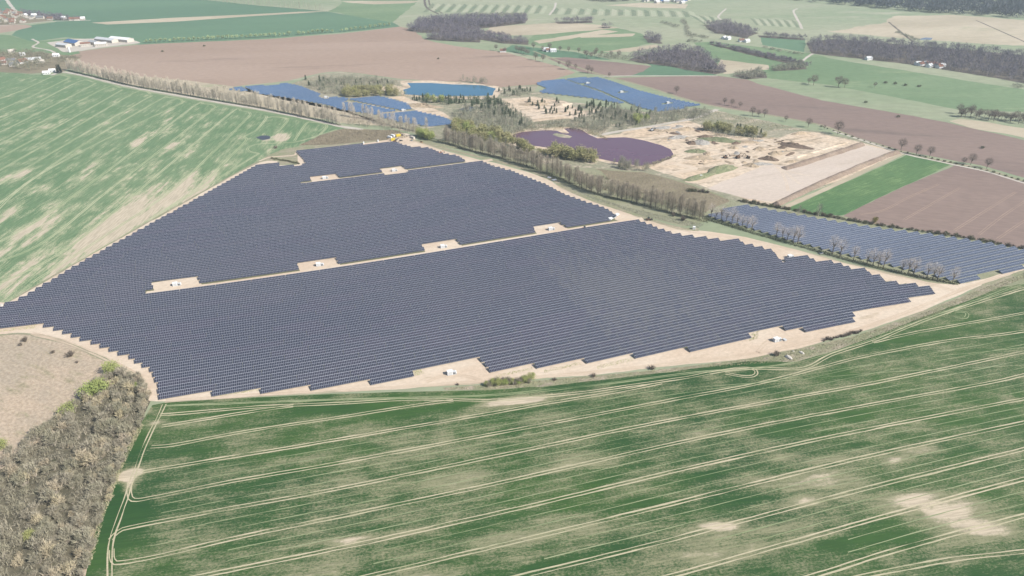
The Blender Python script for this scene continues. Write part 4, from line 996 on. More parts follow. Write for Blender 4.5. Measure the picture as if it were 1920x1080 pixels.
WZ = [([(850, 228), (880, 238), (950, 262), (960, 275), (900, 268), (850, 252)], 46), ([(950, 272), (1000, 280), (1060, 288), (1110, 300), (1120, 306), (1050, 300), (980, 288)], 40), ([(640, 172), (760, 172), (765, 180), (650, 183)], 30), ([(1300, 230), (1350, 242), (1440, 256), (1420, 260), (1320, 245)], 20)]
for px, n in WZ:
    fill('willow_tree', P_wil, px, n, 'bushy willow in pale spring leaf near the ponds', 'tree', 'willows by the ponds', 1.0, 1.55)
FZ = [([(1020, 285), (1060, 290), (1085, 298), (1050, 296)], 12), ([(770, 252), (800, 254), (820, 264), (790, 262)], 12), ([(850, 236), (900, 252), (940, 268), (880, 258)], 12), ([(1190, 226), (1215, 224), (1215, 234), (1195, 236)], 6), ([(800, 188), (830, 190), (820, 198)], 4)]
for px, n in FZ:
    fill('willow_tree', P_fre, px, n, 'bright yellow green willow among duller ones', 'tree', 'bright willows by the ponds', .95, 1.4)
for px, h, per in (([(850, 208), (900, 205), (960, 208), (1000, 232), (985, 245), (960, 258), (900, 244), (850, 228)], 8, 22), ([(1140, 205), (1225, 214), (1325, 207), (1335, 218), (1240, 233), (1150, 246), (1080, 242), (1075, 228)], 7, 26), ([(580, 160), (600, 146), (700, 146), (752, 158), (700, 172), (610, 178)], 6, 26), ([(835, 250), (880, 254), (960, 280), (960, 294), (880, 278), (840, 264)], 7, 24), ([(1310, 236), (1350, 246), (1440, 258), (1420, 263), (1340, 256)], 6, 24), ([(975, 235), (1050, 228), (1130, 244), (1120, 252), (1050, 238), (980, 246)], 3, 24)):
    wood('thicket', px, h, M_birch, 'grey birch thicket in the old sand pit', per, 26, 2.6, .3, 2.2, False)
tufts('brushwood', [(562, 272), (600, 255), (645, 242), (740, 245), (770, 256), (742, 262), (690, 263), (620, 271)], 9000, M_brush, 1.6, .35, 'dense brown brushwood on the slope')
tufts('brushwood', [(545, 157), (600, 140), (750, 150), (750, 165), (640, 180), (580, 172)], 5000, M_brush, 1.6, .5, 'grey brushwood left of the blue pond')
tufts('brushwood', [(980, 232), (1060, 222), (1140, 240), (1130, 252), (1050, 240), (960, 250)], 4500, M_brush, 1.4, .45, 'low brush between the ponds')
tufts('rough_grass', [(760, 262), (830, 263), (930, 290), (1060, 315), (1210, 325), (1390, 380), (1320, 408), (1180, 396), (1090, 360), (1030, 336), (940, 302), (860, 282)], 9000, M_tuft, .8, .5, 'rough tussocks on the grassy slope', .6)
tufts('rough_grass', [(830, 728), (905, 722), (1010, 714), (1200, 697), (1400, 674), (1500, 655), (1600, 632), (1700, 600), (1850, 538), (1920, 512), (1920, 522), (1780, 578), (1640, 634), (1540, 662), (1490, 677), (1300, 691), (1010, 725), (905, 732)], 9000, M_tuft, .75, .42, 'dry grass tussocks on the verge', .5)
tufts('dry_weeds', [(-20, 640), (60, 634), (140, 655), (210, 686), (240, 705), (150, 745), (100, 790), (0, 865), (-40, 865)], 7000, twig_mat('dead_weeds', (0.42, 0.33, 0.24), (0.33, 0.26, 0.19), (0.28, 0.24, 0.16), .3), .6, .25, 'dead weeds scattered on the fallow ground', .6)
for x, y, s, lab in ((132, 668, 1.6, 'rounded grey bush on the fallow ground by the track'), (48, 640, 1.3, 'loose brown bush left on the fallow ground'), (40, 648, .9, 'low brown bush below the loose one'), (100, 662, .9, 'small reddish bush beside the rounded grey bush'), (145, 681, .7, 'low dry bush under the rounded grey one'), (1040, 713, .8, 'small bush on the verge right of the long thicket'), (1113, 706, 1.0, 'dark bush on the verge below the fourth panel step'), (1222, 692, 1.2, 'brown bush by the sand track bend'), (1457, 667, 1.5, 'dark round bush near the boulder'), (858, 722, .6, 'tiny bush left of the long thicket'), (517, 278, 1.4, 'dark bush on the grass tongue by the puddle'), (1280, 413, 1.9, 'grey bush on the slope beside the curved track'), (1262, 405, 1.5, 'second grey bush on the slope')):
    plant('bush', P_bush, G((x, y)), lab, 'bush', None, s)
for i in range(22):
    t = i / 21; plant('thicket_bush', P_shl if i % 3 == 0 else P_shr, G((912 + 84 * t, 723 - 9 * t + rnd.uniform(-3, 4))), 'olive bush in the long thicket between track and wheat', 'bush', 'bushes of the verge thicket', rnd.uniform(.5, .8), parts=('stem', 'crown'))
for i in range(16):
    t = i / 15; plant('thicket_bush', P_bush, G((1545 + 68 * t, 639 - 16 * t + rnd.uniform(-2, 2))), 'dark brown bush in the low scrub strip by the sand track', 'bush', 'bushes of the right scrub strip', rnd.uniform(.6, 1.0))
for i in range(18):
    t = i / 17; plant('thicket_bush', P_green, G((510 + 50 * t, 297 + 10 * t + rnd.uniform(-1, 1))), 'dark bush in the strip at the notch of the panel field', 'bush', 'bushes at the panel notch', rnd.uniform(.5, .9))
for x0, y0, x1, y1, n in ((1385, 377, 1460, 390, 16), (1460, 390, 1640, 422, 30), (1640, 422, 1800, 445, 22), (1800, 445, 1925, 468, 14), (1290, 358, 1330, 362, 8)):
    for i in range(n):
        t = (i + rnd.random()) / n; plant('boundary_bush', P_bush if i % 2 else P_green, G((x0 + (x1 - x0) * t, y0 + (y1 - y0) * t)), 'low bush on the strip above the blue panel block', 'bush', 'bushes along the upper boundary', rnd.uniform(.7, 1.6))
for i in range(34):
    t = i / 33; x = 1540 + 380 * t; plant('lane_bush', P_green, G((x, np.interp(x, [1540, 1600, 1690, 1780, 1850, 1925], [238, 258, 285, 305, 320, 342]))), 'low bush along the grey field lane', 'bush', 'bushes along the field lane', rnd.uniform(.5, 1.0))

# ------------------------------------------------------------------ wood at the lower left
WOODPX = [(150, 762), (165, 742), (212, 702), (258, 710), (276, 745), (266, 788), (233, 860), (197, 948), (166, 1050), (148, 1200), (-60, 1200), (-60, 900), (0, 880), (60, 822), (110, 795)]
for i, c in enumerate(scatter(WOODPX, 298)):
    red = rnd.random() < .22
    plant('leafless_shrub', P_shr2 if red else P_shr, c, 'tangled reddish leafless shrub in the lower left wood' if red else 'tangled grey leafless shrub in the lower left wood', 'shrub', 'shrubs of the lower left wood', rnd.choice((.5, .65, .8, .95, 1.1, 1.35)) * rnd.uniform(.9, 1.1), parts=('stem', 'crown'))
for c in along([(-10, 885), (60, 822), (112, 792), (150, 762), (165, 742), (190, 722), (212, 704)], 4.2, 1.6):
    plant('leafless_shrub', P_shr2 if rnd.random() < .35 else P_shr, c, 'leafless shrub on the edge of the lower left wood along the fallow', 'shrub', 'edge shrubs of the lower left wood', rnd.uniform(.6, 1.15), parts=('stem', 'crown'))
for c in along([(262, 708), (274, 730), (276, 750), (262, 788), (246, 826), (230, 862), (212, 905), (196, 948), (180, 1000), (168, 1045), (162, 1075)], 3.6, .9):
    plant('leafless_shrub', P_shr2 if rnd.random() < .35 else P_shr, c, 'leafless shrub on the edge of the lower left wood along the wheat', 'shrub', 'edge shrubs of the lower left wood', rnd.uniform(.45, .85), parts=('stem', 'crown'))
for x, y, s, lab in ((170, 744, 1.5, 'big bright green bush at the top of the wood'), (192, 738, 1.5, 'green bush just right of the biggest one'), (128, 778, 1.3, 'pale green bush on the wood edge by the fallow'), (212, 699, 1.4, 'olive bush where wood meets track'), (3, 842, 1.0, 'green bush at the left picture edge'), (60, 1010, .8, 'olive bush deep in the lower wood'), (255, 725, .5, 'small green bush by the track bend')):
    plant('green_shrub', P_shl, G((x, y)), lab, 'bush', None, s, parts=('stem', 'crown'))
tufts('undergrowth', WOODPX, 6000, M_brush, 1.4, .2, 'dry undergrowth in the lower left wood')
tufts('edge_grass', [(262, 795), (270, 797), (234, 868), (200, 955), (170, 1060), (160, 1060), (190, 955), (226, 866)], 2500, M_tuft, .9, .4, 'pale dry grass along the wood edge')

# ------------------------------------------------------------------ far woods
WL = 'bare purplish wood that reads as one mass'
wood('bare_wood', [(760, 56), (790, 40), (850, 34), (990, 34), (985, 44), (900, 54), (830, 62), (790, 62)], 17, M_wood, WL)
wood('bare_wood', [(795, 74), (830, 60), (900, 58), (900, 80), (850, 78)], 16, M_wood, WL)
wood('bare_wood', [(895, 62), (960, 72), (992, 76), (990, 84), (945, 82), (900, 74)], 14, M_wood, WL)
wood('bare_wood', [(1040, 41), (1110, 39), (1112, 43), (1045, 45)], 15, M_wood, WL)
wood('bare_wood', [(1128, 50), (1148, 50), (1145, 53), (1130, 53)], 13, M_wood, WL)
wood('bare_wood', [(1203, 66), (1240, 74), (1240, 82), (1215, 80)], 15, M_wood, WL)
wood('bare_wood', [(1180, 113), (1195, 105), (1270, 92), (1310, 96), (1340, 116), (1360, 134), (1340, 140), (1260, 126), (1200, 118)], 16, M_wood, WL)
wood('bare_wood', [(1320, 48), (1360, 42), (1420, 62), (1400, 72), (1340, 62)], 14, M_wood, WL)
wood('bare_wood', [(1512, 80), (1560, 73), (1650, 80), (1800, 92), (1900, 102), (2040, 112), (2040, 170), (1920, 157), (1830, 140), (1700, 120), (1600, 109), (1522, 100)], 16, M_wood, 'long bare purplish wood beyond the meadow', 70)
wood('bare_wood', [(1420, 66), (1510, 72), (1512, 76), (1424, 70)], 11, M_wood, WL)
wood('hedgerow', [(1330, 81), (1345, 84), (1450, 106), (1520, 122), (1510, 126), (1420, 106), (1332, 84)], 7, M_wood, 'hedgerow crossing the far meadow', 30, 40, 2.6)
wood('hedgerow', [(1445, 130), (1500, 118), (1515, 130), (1450, 134)], 8, M_birch, 'pale trees along the meadow brook', 40)
wood('hedgerow', [(1370, 142), (1425, 132), (1435, 146), (1400, 149)], 9, M_birch, 'pale trees at the meadow corner', 40)
wood('distant_wood', [(1180, -30), (1330, -12), (1500, 2), (1690, 20), (1800, 28), (1925, 36), (2080, 46), (2080, 14), (1900, -8), (1600, -30)], 18, M_woodfar, 'distant dark forest on the horizon', 420, 40, 11, 2.6, 10, False)
wood('distant_wood', [(1100, -4), (1180, -6), (1185, 2), (1140, 4), (1100, 1)], 14, M_woodfar, 'distant grove by the far village', 160, 40, 7, 1.8, 7, False)
wood('village_trees', [(40, 22), (90, 26), (160, 38), (110, 38), (50, 30)], 10, M_wood, 'garden trees round the upper village', 90, 34, 3.5, .6, 3)
wood('village_trees', [(0, 100), (60, 98), (90, 104), (100, 122), (60, 134), (0, 126)], 11, M_garden, 'garden trees round the lower village', 95, 40, 4, .5, 3, False)

for pg in ([(770, 694), (790, 690), (795, 700), (776, 706)], [(600, 724), (690, 708), (690, 713), (600, 729)], [(930, 704), (1000, 688), (1000, 693), (930, 708)], [(1020, 694), (1090, 678), (1090, 684), (1020, 700)], [(1120, 686), (1185, 670), (1187, 677), (1120, 692)], [(1405, 628), (1425, 618), (1420, 636), (1404, 640)], [(400, 741), (485, 727), (485, 733), (400, 744)], [(0, 619), (68, 609), (68, 615), (0, 623)]):
    tufts('grass_tuft', pg, 420, M_fresh, .5, .35, 'short green grass along the front of the panels', .6)
HG = 'short hedgerow or bush line in the far meadows'
for px, h in (([(1240, 40), (1275, 50), (1270, 53), (1238, 43)], 5), ([(1430, 88), (1505, 102), (1503, 104), (1430, 91)], 4), ([(1285, 62), (1330, 70), (1328, 73), (1285, 66)], 5), ([(1275, 36), (1283, 36), (1300, 72), (1290, 70)], 4), ([(1290, 75), (1318, 78), (1316, 81), (1290, 79)], 5), ([(1680, 58), (1725, 76), (1722, 79), (1678, 61)], 3), ([(860, 34), (900, 28), (990, 27), (985, 31), (900, 32)], 8), ([(1120, 104), (1180, 108), (1180, 113), (1120, 110)], 8), ([(1900, 160), (2000, 170), (2000, 176), (1900, 165)], 5)):
    wood('hedgerow', px, h, M_birch, HG, 30, 30, 2.6, .4, 2.4, False)

tufts('brushwood', [(1050, 345), (1110, 368), (1180, 390), (1260, 408), (1320, 420), (1310, 428), (1215, 408), (1165, 391), (1110, 373)], 5000, twig_mat('grey_weeds', (0.36, 0.35, 0.27), (0.28, 0.29, 0.21), (0.33, 0.31, 0.25), .3), 1.0, .35, 'grey green weeds between tree row and track', .7)
tufts('brushwood', [(1080, 340), (1150, 362), (1240, 384), (1320, 404), (1300, 388), (1220, 360), (1130, 330), (1070, 325)], 5000, M_brush, 2.2, .4, 'brown saplings behind the curving tree row', 1.5)
for pg in ([(935, 250), (985, 240), (1055, 238), (1055, 244), (985, 247), (953, 258)], [(1100, 250), (1140, 262), (1135, 257), (1108, 243)], [(1200, 312), (1262, 292), (1270, 292), (1205, 320)], [(755, 178), (925, 181), (930, 184), (752, 181)]):
    tufts('reeds', pg, 700, M_tuft, 1.8, .35, 'dry reeds on the pond bank', 1.6, .5)

wood('thicket', [(832, 262), (930, 288), (1015, 316), (1090, 348), (1180, 375), (1322, 409), (1324, 400), (1200, 366), (1100, 336), (1020, 306), (930, 278), (840, 253)], 13, M_band, 'brown grey thicket of young trees along the curving row', 34, 44, 2.8, .2, 3.0, False)
wood('thicket', [(640, 215), (740, 234), (800, 250), (820, 262), (770, 256), (745, 246), (640, 232)], 9, M_band, 'brown thicket above the site yard', 34, 40, 2.6, .2, 2.6, False)

wood('thicket', [(770, 183), (850, 185), (930, 186), (962, 203), (950, 212), (900, 206), (840, 197), (790, 193)], 8, M_pine, 'dark pine thicket below the blue pond', 45, 30, 2.0, .5, 1.8, False)
wood('thicket', [(640, 174), (700, 172), (760, 174), (765, 181), (700, 180), (650, 183)], 8, M_willow, 'pale willow thicket above the small far panel block', 45, 40, 2.8, .5, 1.6, False)
wood('thicket', [(1300, 206), (1335, 208), (1335, 222), (1310, 232), (1290, 222)], 6, M_birch, 'grey scrub left of the quarry green', 40, 30, 2.4, .35, 2, False)
wood('thicket', [(940, 168), (985, 170), (1000, 178), (960, 182), (938, 180)], 6, M_birch, 'grey scrub right of the blue pond', 40, 30, 2.4, .35, 2, False)
tufts('brushwood', [(1330, 225), (1400, 245), (1500, 245), (1480, 238), (1340, 208)], 3000, M_tuft, 1.2, .5, 'dry weeds on the old quarry terrace', .6)
for x, y in ((108, 795), (120, 786), (132, 778), (100, 802), (90, 808), (118, 800), (135, 790), (80, 818), (140, 772)):
    plant('leafless_shrub', P_shr, G((x, y)), 'leafless shrub in the gap of the lower left wood by the fallow', 'shrub', 'edge shrubs of the lower left wood', rnd.uniform(.7, 1.1), parts=('stem', 'crown'))
wood('village_trees', [(-20, 24), (44, 22), (50, 40), (20, 48), (-20, 50)], 9, M_garden, 'trees between the houses of the upper village', 260, 34, 3.2, .6, 2.6, False)
wood('village_trees', [(92, 108), (150, 106), (150, 112), (110, 120)], 5, M_garden, 'garden hedges behind the lower village', 90, 34, 2.6, .5, 2.2, False)
wood('low_brush', WOODPX, 4.5, M_twigg, 'fine low brush between the shrubs of the lower left wood', 16, 40, 2.2, .14, 1.5, False)
# ------------------------------------------------------------------ built things
def box_vf(cx, cy, z0, sx, sy, sz):
    x0, x1, y0, y1, z1 = cx - sx / 2, cx + sx / 2, cy - sy / 2, cy + sy / 2, z0 + sz
    V = np.array([(x0, y0, z0), (x1, y0, z0), (x1, y1, z0), (x0, y1, z0), (x0, y0, z1), (x1, y0, z1), (x1, y1, z1), (x0, y1, z1)], float)
    F = np.array([(3, 2, 1, 0), (4, 5, 6, 7), (0, 1, 5, 4), (1, 2, 6, 5), (2, 3, 7, 6), (3, 0, 4, 7)])
    return V, F
def boxes(*b): return join([box_vf(*x) for x in b])
def part(name, vf, mat, parent, label=None):
    o = link(name, mesh_np(name, *vf, mat), parent)
    return tag(o, label)
def cyl_vf(c, axis, r, L, k=10):
    a = np.array(c, float); ax = {'x': (1, 0, 0), 'y': (0, 1, 0), 'z': (0, 0, 1)}[axis]
    ax = np.array(ax, float); u = np.array([0, 0, 1.0]) if axis != 'z' else np.array([1.0, 0, 0]); v = np.cross(ax, u)
    t = np.linspace(0, 2 * np.pi, k, endpoint=False); ring = (np.cos(t)[:, None] * u + np.sin(t)[:, None] * v) * r
    V = np.vstack([a - ax * L / 2 + ring, a + ax * L / 2 + ring, [a - ax * L / 2], [a + ax * L / 2]])
    i = np.arange(k); j = (i + 1) % k
    F = np.vstack([np.c_[i, j, j + k, i + k], np.c_[i, j, np.full(k, 2 * k), np.full(k, 2 * k)], np.c_[i + k, j + k, np.full(k, 2 * k + 1), np.full(k, 2 * k + 1)]])
    me_f = [tuple(dict.fromkeys(f)) for f in F.tolist()]
    return V, me_f
def part_py(name, V, F, mat, parent, label=None):
    me = bpy.data.meshes.new(name); me.from_pydata([tuple(v) for v in V], [], [tuple(f) for f in F]); me.materials.append(mat); me.update()
    return tag(link(name, me, parent), label)

M_white = plain('white_paint', (0.66, 0.66, 0.66), 0.5, var=.06)
M_offw = plain('pale_render', (0.50, 0.46, 0.41), 0.9)
M_grey = plain('grey_sheet', (0.33, 0.34, 0.35), 0.6)
M_lgrey = plain('light_sheet_roof', (0.48, 0.49, 0.50), 0.5)
M_dark = plain('dark_rubber', (0.035, 0.035, 0.038), 0.8)
M_win = plain('dark_glass', (0.03, 0.04, 0.05), 0.15, 0, .5)
M_roofr = plain('red_roof_tiles', (0.225, 0.115, 0.085), 0.9, var=.25)
M_roofb = plain('brown_roof_tiles', (0.19, 0.11, 0.085), 0.9, var=.25)
M_roofg = plain('grey_roof', (0.17, 0.17, 0.18), 0.8)
M_roofblue = plain('blue_roof_panels', (0.05, 0.11, 0.26), 0.3, 0, .5)
M_yel = plain('yellow_paint', (0.62, 0.47, 0.06), 0.5)
M_orange = plain('machine_orange', (0.42, 0.16, 0.04), 0.6)
M_brown = plain('machine_brown', (0.12, 0.075, 0.05), 0.8)
M_green = plain('green_paint', (0.06, 0.22, 0.17), 0.6)
M_soil_and_shade = ground_mat('dark_spoil_and_shade', (0.13, 0.095, 0.07), (0.18, 0.13, 0.10), None, 0.1, 0.7, bump=.6)  # dark soil, also the painted shadow of the dug quarry face
M_sandheap = ground_mat('sand_heap', (0.42, 0.33, 0.235), (0.30, 0.24, 0.175), None, 0.15, 0.7, bump=.8)
M_gheap = ground_mat('grassy_spoil', (0.15, 0.175, 0.095), (0.21, 0.21, 0.13), (0.30, 0.26, 0.18), 0.12, 0.6, bump=.8)
M_grav = ground_mat('grey_gravel_heap', (0.27, 0.255, 0.24), (0.34, 0.32, 0.29), None, 0.15, 0.7, bump=.6)

# transformer stations
def station_parts(o):
    part('plinth', boxes((0, 0, -.1, 6.3, 2.9, .25)), M_grey, o)
    part('housing', boxes((-1.2, 0, .15, 3.6, 2.5, 2.5)), M_white, o)
    part('roof', boxes((-1.2, 0, 2.65, 3.9, 2.8, .16)), M_white, o)
    part('transformer', boxes((1.75, 0, .15, 1.7, 1.9, 1.75)), M_lgrey, o)
    part('cooling_fins', boxes(*[(1.1 + .22 * i, -1.12, .4, .07, .3, 1.2) for i in range(7)], *[(1.1 + .22 * i, 1.12, .4, .07, .3, 1.2) for i in range(7)]), M_grey, o)
    for s in (-.85, 0, .85):
        d = part('door', boxes((-1.2 + s, -1.285, .3, .75, .05, 2.1)), M_lgrey, o)
    part('vent', boxes((-3.03, 0, 1.2, .05, 1.4, .9)), M_grey, o)
    part('switch_cabinet', boxes((3.0, .3, .1, .55, 1.4, 1.6)), M_white, o)
ST = [((847, 701), 'white transformer station in the front bay beside the wheat field'), ((332, 535), 'white transformer station in the leftmost bay of the middle road'), ((600, 498), 'white transformer station in the second bay from the left on the middle road'), ((832, 464), 'white transformer station in the third bay on the middle road'), ((1034, 431), 'white transformer station in the rightmost bay of the middle road'), ((740, 321), 'white transformer station in the right bay of the upper road'), ((610, 335), 'white transformer station in the left bay of the upper road'), ((1457, 639), 'white transformer station with clutter in the lower right bay'), ((1482, 483), 'white transformer station in the notch of the right panel edge'), ((612, 183.5), 'white hut at the edge of the far left blue panels'), ((757, 208), 'white hut at the corner of the small far block'), ((1102, 157), 'upper left white hut among the far blue panels'), ((1166, 173.5), 'middle white hut among the far blue panels'), ((1253, 194), 'lower right white hut among the far blue panels')]
src = None
for i, (px, lab) in enumerate(ST):
    p = G(px); o = empty('transformer_station', (p[0], p[1], .08), ANG_ROW + rnd.uniform(-.05, .05)); tag(o, lab, 'transformer station', 'transformer stations')
    if src is None: station_parts(o); src = o
    else:
        for ch in src.children:
            c = ch.copy(); c.parent = o; col.objects.link(c)

# vehicles
def wheels(o, pos, r=.42, w=.3):
    for x, y in pos:
        wv, wf = cyl_vf((x, y, r), 'y', r, w); wh = part_py('wheel', wv, wf, M_dark, o)
def prism_y(prof, y0, y1):
    k = len(prof); V = [(x, y0, z) for x, z in prof] + [(x, y1, z) for x, z in prof]
    F = [tuple(range(k))[::-1], tuple(range(k, 2 * k))] + [(i, (i + 1) % k, (i + 1) % k + k, i + k) for i in range(k)]
    return V, F
def van(px, rot, mat, lab):
    p = G(px); o = empty('van', (p[0], p[1], .1), rot); tag(o, lab, 'van')
    part_py('body', *prism_y([(-2.9, .4), (2.9, .4), (2.9, 1.25), (2.1, 1.4), (1.45, 2.35), (-2.9, 2.45)], -1, 1), mat, o)
    part_py('windscreen', *prism_y([(2.12, 1.42), (2.16, 1.46), (1.5, 2.32), (1.46, 2.28)], -.85, .85), M_win, o)
    part('side_window', boxes((1.0, -1.01, 1.5, .9, .04, .6), (1.0, 1.01, 1.5, .9, .04, .6)), M_win, o)
    wheels(o, ((-1.8, -.9), (-1.8, .9), (1.9, -.9), (1.9, .9)))
    return o
def car(px, rot, mat, lab, grp=None):
    p = G(px); o = empty('car', (p[0], p[1], .1), rot); tag(o, lab, 'car', grp)
    part_py('body', *prism_y([(-2.1, .35), (2.1, .35), (2.15, .8), (1.2, .95), (-2.1, .98)], -.88, .88), mat, o)
    part_py('cabin', *prism_y([(-1.9, .96), (1.1, .94), (.4, 1.45), (-1.5, 1.47)], -.76, .76), M_win, o)
    wheels(o, ((-1.3, -.8), (-1.3, .8), (1.35, -.8), (1.35, .8)), .33, .24)
    return o
def digger(px, rot, mat, lab, s=1.0, name='excavator'):
    p = G(px); o = empty(name, (p[0], p[1], .1), rot, s); tag(o, lab, 'excavator')
    part('track', boxes((0, -1.15, 0, 3.6, .6, .85)), M_dark, o); part('track', boxes((0, 1.15, 0, 3.6, .6, .85)), M_dark, o)
    part('house', boxes((-.5, 0, .95, 3.2, 2.5, 1.2)), mat, o)
    c = part('cab', boxes((.6, .75, 1.0, 1.3, 1.0, 1.9)), M_win, o)
    part('boom', limb((.8, -.1, 1.7), (3.4, -.1, 4.3), .28, .2, 6), mat, o)
    part('dipper', limb((3.4, -.1, 4.3), (5.2, -.1, 2.0), .2, .14, 6), mat, o)
    part('bucket', boxes((5.2, -.1, 1.1, .9, 1.1, .9)), M_dark, o)
def loader(px, rot, mat, lab):
    p = G(px); o = empty('wheel_loader', (p[0], p[1], .1), rot); tag(o, lab, 'loader')
    part('chassis', boxes((-1.2, 0, .7, 3.0, 1.8, 1.2), (1.2, 0, .7, 1.8, 1.2, .8)), mat, o)
    part('cab', boxes((-.1, 0, 1.8, 1.4, 1.5, 1.5)), M_win, o)
    part('lift_arm', join([limb((.8, -.6, 1.5), (3.0, -.6, .8), .14, .12), limb((.8, .6, 1.5), (3.0, .6, .8), .14, .12)]), mat, o)
    part('bucket', boxes((3.4, 0, .2, .9, 2.6, 1.0)), M_dark, o)
    wheels(o, ((-1.6, -1.0), (-1.6, 1.0), (1.4, -1.0), (1.4, 1.0)), .75, .5)
van((1145, 412), ANG_ROW + .3, M_white, 'white van parked at the right end of the upper panel block')
car((1152, 408.5), ANG_ROW + .5, M_lgrey, 'pale car behind the white van at the panel block corner')
van((1157, 404.5), .9, M_white, 'second white van nearest the perimeter track')
loader((1096, 430), ANG_ROW, M_orange, 'small loader on the middle sand road right of the last bay')
loader((1216, 413), .2, M_brown, 'dark loader on the grass margin of the perimeter track')
digger((826, 289), .6, M_orange, 'brownish excavator at the stepped edge of the upper panels')
digger((741, 267.5), ANG_ROW, M_brown, 'dark excavator at the top end of the panel field', 1.25)
for x, y, m, lab in ((754, 254, M_dark, 'black car above the yellow tent-like containers'), (752, 264.5, M_dark, 'black car in the middle of the site yard'), (772, 264, M_grey, 'dark car at the right side of the site yard'), (744, 262.5, M_lgrey, 'silver car beside the lower yellow container'), (790, 267, M_orange, 'reddish car on the verge by the site yard'), (1540, 476, M_lgrey, 'pale car by the gap in the hedge')):
    car((x, y), rnd.uniform(0, 3), m, lab, 'parked cars')
def container(px, rot, mat, lab, L=6.0, h=2.6):
    p = G(px); o = empty('site_container', (p[0], p[1], .1), rot); tag(o, lab, 'container')
    part('body', boxes((0, 0, 0, L, 2.5, h)), mat, o)
    part('corrugation', boxes(*[(-L / 2 + .4 + .5 * i, -1.27, .2, .2, .06, h - .4) for i in range(int(L / .5) - 1)]), mat, o)
    part('door', boxes((L / 2 + .03, -.55, .1, .06, 1.0, h - .25), (L / 2 + .03, .55, .1, .06, 1.0, h - .25)), mat, o)
container((737, 263.5), .3, M_yel, 'bright yellow site container, lower of two', 5, 3)
container((747, 256), .5, M_yel, 'yellow site container, upper of two', 6, 3)
container((731, 259), 2.6, M_white, 'white site container left of the lower yellow one')
container((737, 256), 2.4, M_white, 'white site container behind the yellow ones')
container((774, 259.5), 2.3, M_offw, 'cream trailer under the green bushes of the yard', 7)
container((1030, 333.5), -.5, M_white, 'white board stack, left of the pair on the grass margin', 4, .8)
container((1039, 338), .5, M_white, 'white board stack, right of the pair on the grass margin', 5, .8)
container((1301, 429.5), 1.3, M_white, 'white portable cabin on the slope by the track bend', 2.4, 2.6)
container((1471, 638), .4, M_lgrey, 'pallet of parts beside the lower right station', 2, .9)
for px, lab in (((682, 269.5), 'white portable toilet left on the sand strip'), ((709, 266), 'slim white cabin at the top of the panel field')):
    container(px, .3, M_white, lab, 1.4, 2.4)
# boulders / straw bales on the verge
def boulder(px, s, lab):
    p = G(px); n = 5; v, f = [], []
    bm = bmesh.new(); bmesh.ops.create_icosphere(bm, subdivisions=2, radius=1)
    for q in bm.verts:
        k = 1 + .18 * math.sin(q.co.x * 5 + px[0]) * math.cos(q.co.y * 4 + q.co.z * 3); q.co = Vector((q.co.x * s * 1.5 * k, q.co.y * s * .8 * k, max(-.2, q.co.z) * s * .8 * k))
    me = bpy.data.meshes.new('boulder'); bm.to_mesh(me); bm.free(); me.materials.append(M_offw)
    tag(link('boulder', me, None, (p[0], p[1], 0.1), 2.2), lab, 'boulder')
boulder((1479, 671), 2.0, 'long pale boulder on the verge beside the dark bush')
boulder((1503, 662), 1.4, 'pale boulder further right on the verge')
boulder((1487, 659), .7, 'small white stone above the long boulder')
for x, y, s, lab in ((3, 573, 1.6, 'ring shaped sand pile at the left corner of the panel field'),):
    boulder((x, y), s, lab)

# village houses and farm halls
def house(px, L, W, h, rot, roof, wall, lab, pitch=.75, grp=None, chim=True, name='house'):
    p = G(px); o = empty(name, (p[0], p[1], 0), rot); tag(o, lab, 'house' if name == 'house' else 'barn', grp)
    part('wall', boxes((0, 0, -.2, L, W, h + .2)), wall, o)
    g = pitch * W / 2
    part_py('gable', [(-L / 2, -W / 2, h), (-L / 2, W / 2, h), (-L / 2, 0, h + g), (L / 2, -W / 2, h), (L / 2, W / 2, h), (L / 2, 0, h + g)], [(0, 2, 1), (3, 4, 5)], wall, o)
    e, t = .45, .22; zz = h - e * pitch
    R = []
    for s in (-1, 1):
        R.append((np.array([(-L / 2 - e, s * (W / 2 + e), zz), (L / 2 + e, s * (W / 2 + e), zz), (L / 2 + e, 0, h + g), (-L / 2 - e, 0, h + g), (-L / 2 - e, s * (W / 2 + e), zz + t), (L / 2 + e, s * (W / 2 + e), zz + t), (L / 2 + e, 0, h + g + t), (-L / 2 - e, 0, h + g + t)]), np.array([(3, 2, 1, 0), (4, 5, 6, 7), (0, 1, 5, 4), (1, 2, 6, 5), (2, 3, 7, 6), (3, 0, 4, 7)])))
    rf = part('roof', join(R), roof, o)
    if chim: part('chimney', boxes((L * .2, W * .1, h + g * .5, .7, .7, g * .5 + 1.2)), M_roofr, rf)
    for s in (-1, 1):
        for i in range(max(2, int(L / 3.5))):
            x = -L / 2 + (i + .5) * L / max(2, int(L / 3.5))
            part('window', boxes((x, s * (W / 2 + .02), h * .35, 1.1, .06, 1.3)), M_win, o)
    return o
roofs = [M_roofr, M_roofb, M_roofr, M_roofg]
VH = []
for i in range(34):
    x = rnd.uniform(-8, 44); y = 26 + rnd.uniform(-6, 19) + (44 - x) * .03
    if any(abs(x - a) < 3.2 and abs(y - b) < 2.2 for a, b in VH): continue
    VH.append((x, y)); house((x, y), rnd.uniform(10, 17), rnd.uniform(8, 10), rnd.uniform(3, 5.5), rnd.choice((.2, 1.7, .5, 1.9)), rnd.choice(roofs), M_offw, 'red roofed house packed among others in the upper village', grp='houses of the upper village')
